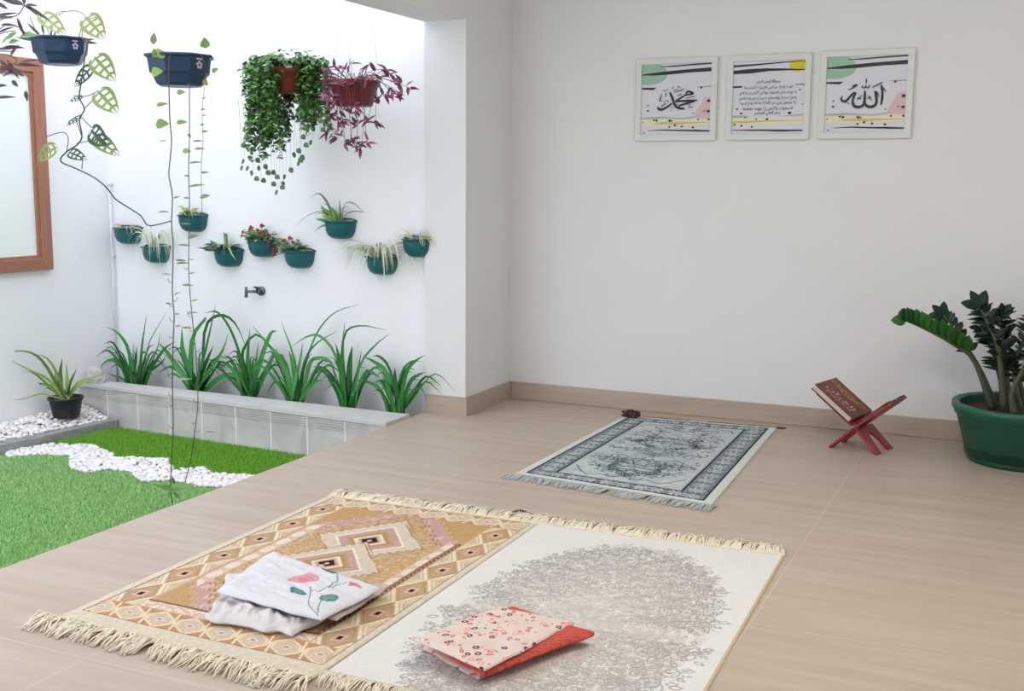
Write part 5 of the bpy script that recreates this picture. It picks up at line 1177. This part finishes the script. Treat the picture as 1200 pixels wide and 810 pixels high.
def draw2(sh, b, P, lay):
    sh('yellow', [(.78, .05), (.82, .01), (.9, 0), (1, 0), (1, .13), (.92, .16), (.84, .155), (.79, .12)])
    sh('ink', [(0, .045), (.35, .035), (.7, .018), (.95, .012), (.95, .022), (.6, .04), (.3, .06), (0, .075)]); sh('ink', [(0, .12), (.2, .105), (.45, .1), (.7, .11), (1, .128), (1, .142), (.75, .138), (.5, .14), (.25, .165), (0, .168)])
    sh('ink', [(0, .335), (.14, .335), (.12, .358), (0, .36)]); sh('ink', [(.87, .33), (1, .325), (1, .337), (.87, .34)])
    sh('sagegrey', [(0, .745), (.12, .74), (.25, .755), (.2, .775), (0, .78)]); sh('sagegrey', [(.7, .765), (.85, .742), (1, .73), (1, .758), (.85, .765)])
    sh('paleyel', [(0, .775), (.4, .79), (1, .775), (1, .86), (.4, .87), (0, .865)]); sh('ochre', [(0, .825), (.2, .82), (.45, .815), (1, .818), (1, .824), (.5, .835), (.2, .85), (0, .848)])
    sh('ink', [(0, .945), (.3, .94), (.6, .945), (1, .95), (1, .97), (.7, .975), (.4, .963), (0, .955)])
    for u, v, r in ((.07, .655, .016), (.13, .715, .018), (.19, .775, .014), (.81, .72, .026), (.35, .8, .014), (.5, .8, .02), (.04, .87, .017), (.14, .89, .018), (.29, .905, .017), (.94, .405, .014), (.985, .6, .01), (.985, .35, .01), (.99, .02, .014)): sh('ink', ell(u, v, r, r*.75, 10))
    lay[0] += 1; b.m = PRM.index('inkgrey')
    for s, v, w in (('بسم الله الرحمن الرحيم', .29, .33), ('الله لا إله إلا هو الحي القيوم لا تأخذه سنة', .365, .68), ('ولا نوم له ما في السماوات وما في الأرض من ذا الذي', .438, .8), ('يشفع عنده إلا بإذنه يعلم ما بين أيديهم وما خلفهم', .51, .8), ('ولا يحيطون بشيء من علمه إلا بما شاء وسع كرسيه', .582, .78), ('السماوات والأرض ولا يؤوده حفظهما', .652, .7), ('وهو العلي العظيم', .722, .36)):
        put_text(b, shape_ar(s), P, .5-w/2, .5+w/2, v+.033, v-.036)
picture(-1.985, -1.545, 1.463, 1.891, 'white framed print with one compact calligraphic word, left of the verse print', draw1)
picture(-1.495, -1.07, 1.464, 1.889, 'white framed print of small script lines with a yellow corner', draw2)
picture(-1.028, -.585, 1.466, 1.894, 'white framed print with tall calligraphy, right of the verse print', draw3)

# ------------------------------------------------------------------ big green pot with the glossy plant
c = Vector((.0, 5.555, 0))
t = thing('potted_plant', 'large round green pot with a glossy dark-leaved plant by the back wall', 'potted plant', c)
b = MB(); rb = .228
prof = [(0, 0), (rb*.97, 0), (rb, .006), (rb*1.005, .02), (rb*1.0, .024), (rb*1.06, .06), (.282, .2), (.287, .215)]
n = 96; rings = []
for r, z in prof:
    rings.append([b.vert((c.x+(r+(.0012 if .03 < z < .19 and k % 8 < 4 else 0))*math.cos(2*PI*k/n), c.y+(r+(.0012 if .03 < z < .19 and k % 8 < 4 else 0))*math.sin(2*PI*k/n), z)) for k in range(n)])
for a, d in zip(rings, rings[1:]):
    for k in range(n): b.face((a[k], a[(k+1) % n], d[(k+1) % n], d[k]))
b.lathe(c, [(.272, .262), (.262, .2), (.24, .03), (0.001, .03)], 64)
b.build('pot', M['greenpot'], t)
b = MB(); b.lathe(c, [(.284, .212), (.294, .215), (.298, .235), (.306, .24), (.307, .262), (.302, .268), (.284, .268), (.272, .26)], 80); b.build('pot_rim', M['greenrim'], t)
b = MB(); b.lathe(c, [(.001, .235), (.15, .232), (.264, .226)], 48); b.build('soil', M['soil'], t)
rnd = random.Random(4)
def zz(pts, nl, L, W, cols, shape, side, first=.3, r=.012, tip=None):
    """stem part with paired leaflets; pts pixels with depth offsets; side 'up' folds the leaflets above the stem"""
    P = [c+Vector((pts[0][0], pts[0][1], .23))]+[ony(x, y, c.y+d) for x, y, d in pts[1:]]; Q = smooth(P, 6); K = len(Q)
    bs = MB(); bs.tube(Q, [r*(1-.8*(i/(K-1))**.7)+.0015 for i in range(K)], 8); st = bs.build('stem', M['zstem'], t)
    bl = MB()
    for i in range(nl):
        f = first+(1-first)*(i/(nl-1)); k = min(K-2, int(f*(K-1))); fr = f*(K-1)-k; p = Q[k].lerp(Q[k+1], fr); tg = (Q[k+1]-Q[k]).normalized()
        sd = tg.cross(-FWD).normalized(); bk = tg.cross(sd).normalized(); up = sd if sd.z > 0 else -sd
        for sg in (-1, 1):
            l = L*rnd.uniform(.85, 1.12)*(1-.3*max(0, f-.75)/.25)
            bl.col = hue(rnd.choice(cols), .22)
            if side == 'up':
                d = up*.85+tg*.6+bk*sg*.3; bl.leaf(p+bk*sg*.004, d, -FWD+tg*.4*sg+Vector((0, 0, .3)), l, W*rnd.uniform(.9, 1.1), shape, .12, .12, 6)
            else:
                a = i*2.4+rnd.uniform(-.5, .5) if side == 'spiral' else rnd.uniform(-.5, .5)
                d = sd*sg*math.cos(a)+bk*math.sin(a)*sg+tg*rnd.uniform(.35, .7); bl.leaf(p, d, tg*-.2-FWD*.45+Vector((0, 0, .8)), l, W*rnd.uniform(.85, 1.15), shape, .2, .15, 6)
    for k in range(3 if tip else 1):
        a = (k-1)*.75; tg = (Q[-1]-Q[-2]).normalized()+(Vector((0, 0, .5)) if side == 'up' else Vector((0, 0, 0))); sd = tg.cross(-FWD).normalized(); bl.col = hue(cols[0], .15)
        bl.leaf(Q[-1], tg*math.cos(a)+sd*math.sin(a)*1.2, -FWD+Vector((0, 0, .4)), (tip or L*.8), (tip*.6 if tip else W), 'oval', .15, .1, 6)
    bl.build('leaflets', M['leafgloss'], st, True, True)
M['zstem'] = mat('dark green brown stem', (74, 80, 58), .55, .15, 30)
DK = [(30, 52, 40), (24, 44, 36), (38, 64, 48)]; MG = [(40, 92, 36), (52, 108, 46), (34, 78, 36)]
zz([(-.13, -.03), (1142, 424, -.06), (1118, 404, -.1), (1085, 386, -.14), (1062, 376, -.16)], 12, .085, .056, MG, 'oval', 'up', .36, .013)
zz([(-.11, .02), (1150, 435, .0), (1130, 402, .02), (1114, 380, .02), (1105, 370, .02)], 9, .06, .032, DK, 'oval', 'both', .42, .009, .07)
zz([(-.08, -.04), (1172, 425, -.05), (1167, 400, -.06), (1155, 374, -.06), (1148, 360, -.06)], 22, .08, .03, DK, 'lance', 'spiral', .2, .016, .085)
zz([(-.06, .0), (1178, 420, .0), (1176, 395, .02), (1174, 378, .02), (1174, 368, .0)], 22, .08, .03, DK, 'lance', 'spiral', .18, .014, .06)
zz([(-.07, .06), (1168, 430, .05), (1160, 400, .06), (1150, 385, .06)], 11, .07, .03, DK, 'oval', 'spiral', .35, .01)
zz([(-.04, -.1), (1186, 460, -.1), (1200, 432, -.1), (1218, 400, -.12), (1226, 380, -.12)], 10, .08, .034, DK, 'lance', 'both', .6, .016)
zz([(.02, .03), (1190, 430, .05), (1197, 405, .08), (1206, 385, .08), (1212, 372, .06)], 22, .08, .03, DK, 'lance', 'spiral', .15, .013)
zz([(.1, .0), (1215, 430, .02), (1230, 400, .0), (1245, 375, .0)], 13, .075, .03, DK, 'lance', 'spiral', .3, .012)
zz([(.0, -.02), (1188, 445, .0), (1187, 430, -.02), (1186, 420, -.03)], 8, .06, .03, DK, 'oval', 'spiral', .4, .007)

# ------------------------------------------------------------------ light
w = bpy.data.worlds.new('overcast sky'); scene.world = w; w.use_nodes = True; nt = w.node_tree; bg = nt.nodes['Background']
bg.inputs['Color'].default_value = (.89, .925, 1.04, 1); bg.inputs['Strength'].default_value = 2.95
def area(name, loc, rot, sx, sy_, power, col=(1, 1, 1)):
    l = bpy.data.lights.new(name, 'AREA'); l.shape = 'RECTANGLE'; l.size = sx; l.size_y = sy_; l.energy = power; l.color = col
    o = bpy.data.objects.new(name, l); COL.objects.link(o); o.location = loc; o.rotation_euler = rot; return o
area('room_fill_area', (-.5, 2.6, 2.5), (0, 0, 0), 2.2, 2.2, 16, (1, .92, .83))  # added fill under the ceiling to brighten the room, no fixture modelled
l = bpy.data.lights.new('room_fill_point', 'POINT'); l.energy = 33; l.shadow_soft_size = .3; l.color = (1, .94, .84)  # added bare point fill, lifts the upper walls and header underside
o = bpy.data.objects.new('room_fill_point', l); COL.objects.link(o); o.location = (-.4, 3.1, 1.95)
scene.view_settings.view_transform = 'Standard'; scene.view_settings.look = 'None'; scene.view_settings.gamma = 1; scene.view_settings.exposure = 0
scene.view_settings.use_curve_mapping = False
scene.cycles.use_denoising = True
scene.cycles.max_bounces = 10; scene.cycles.diffuse_bounces = 6
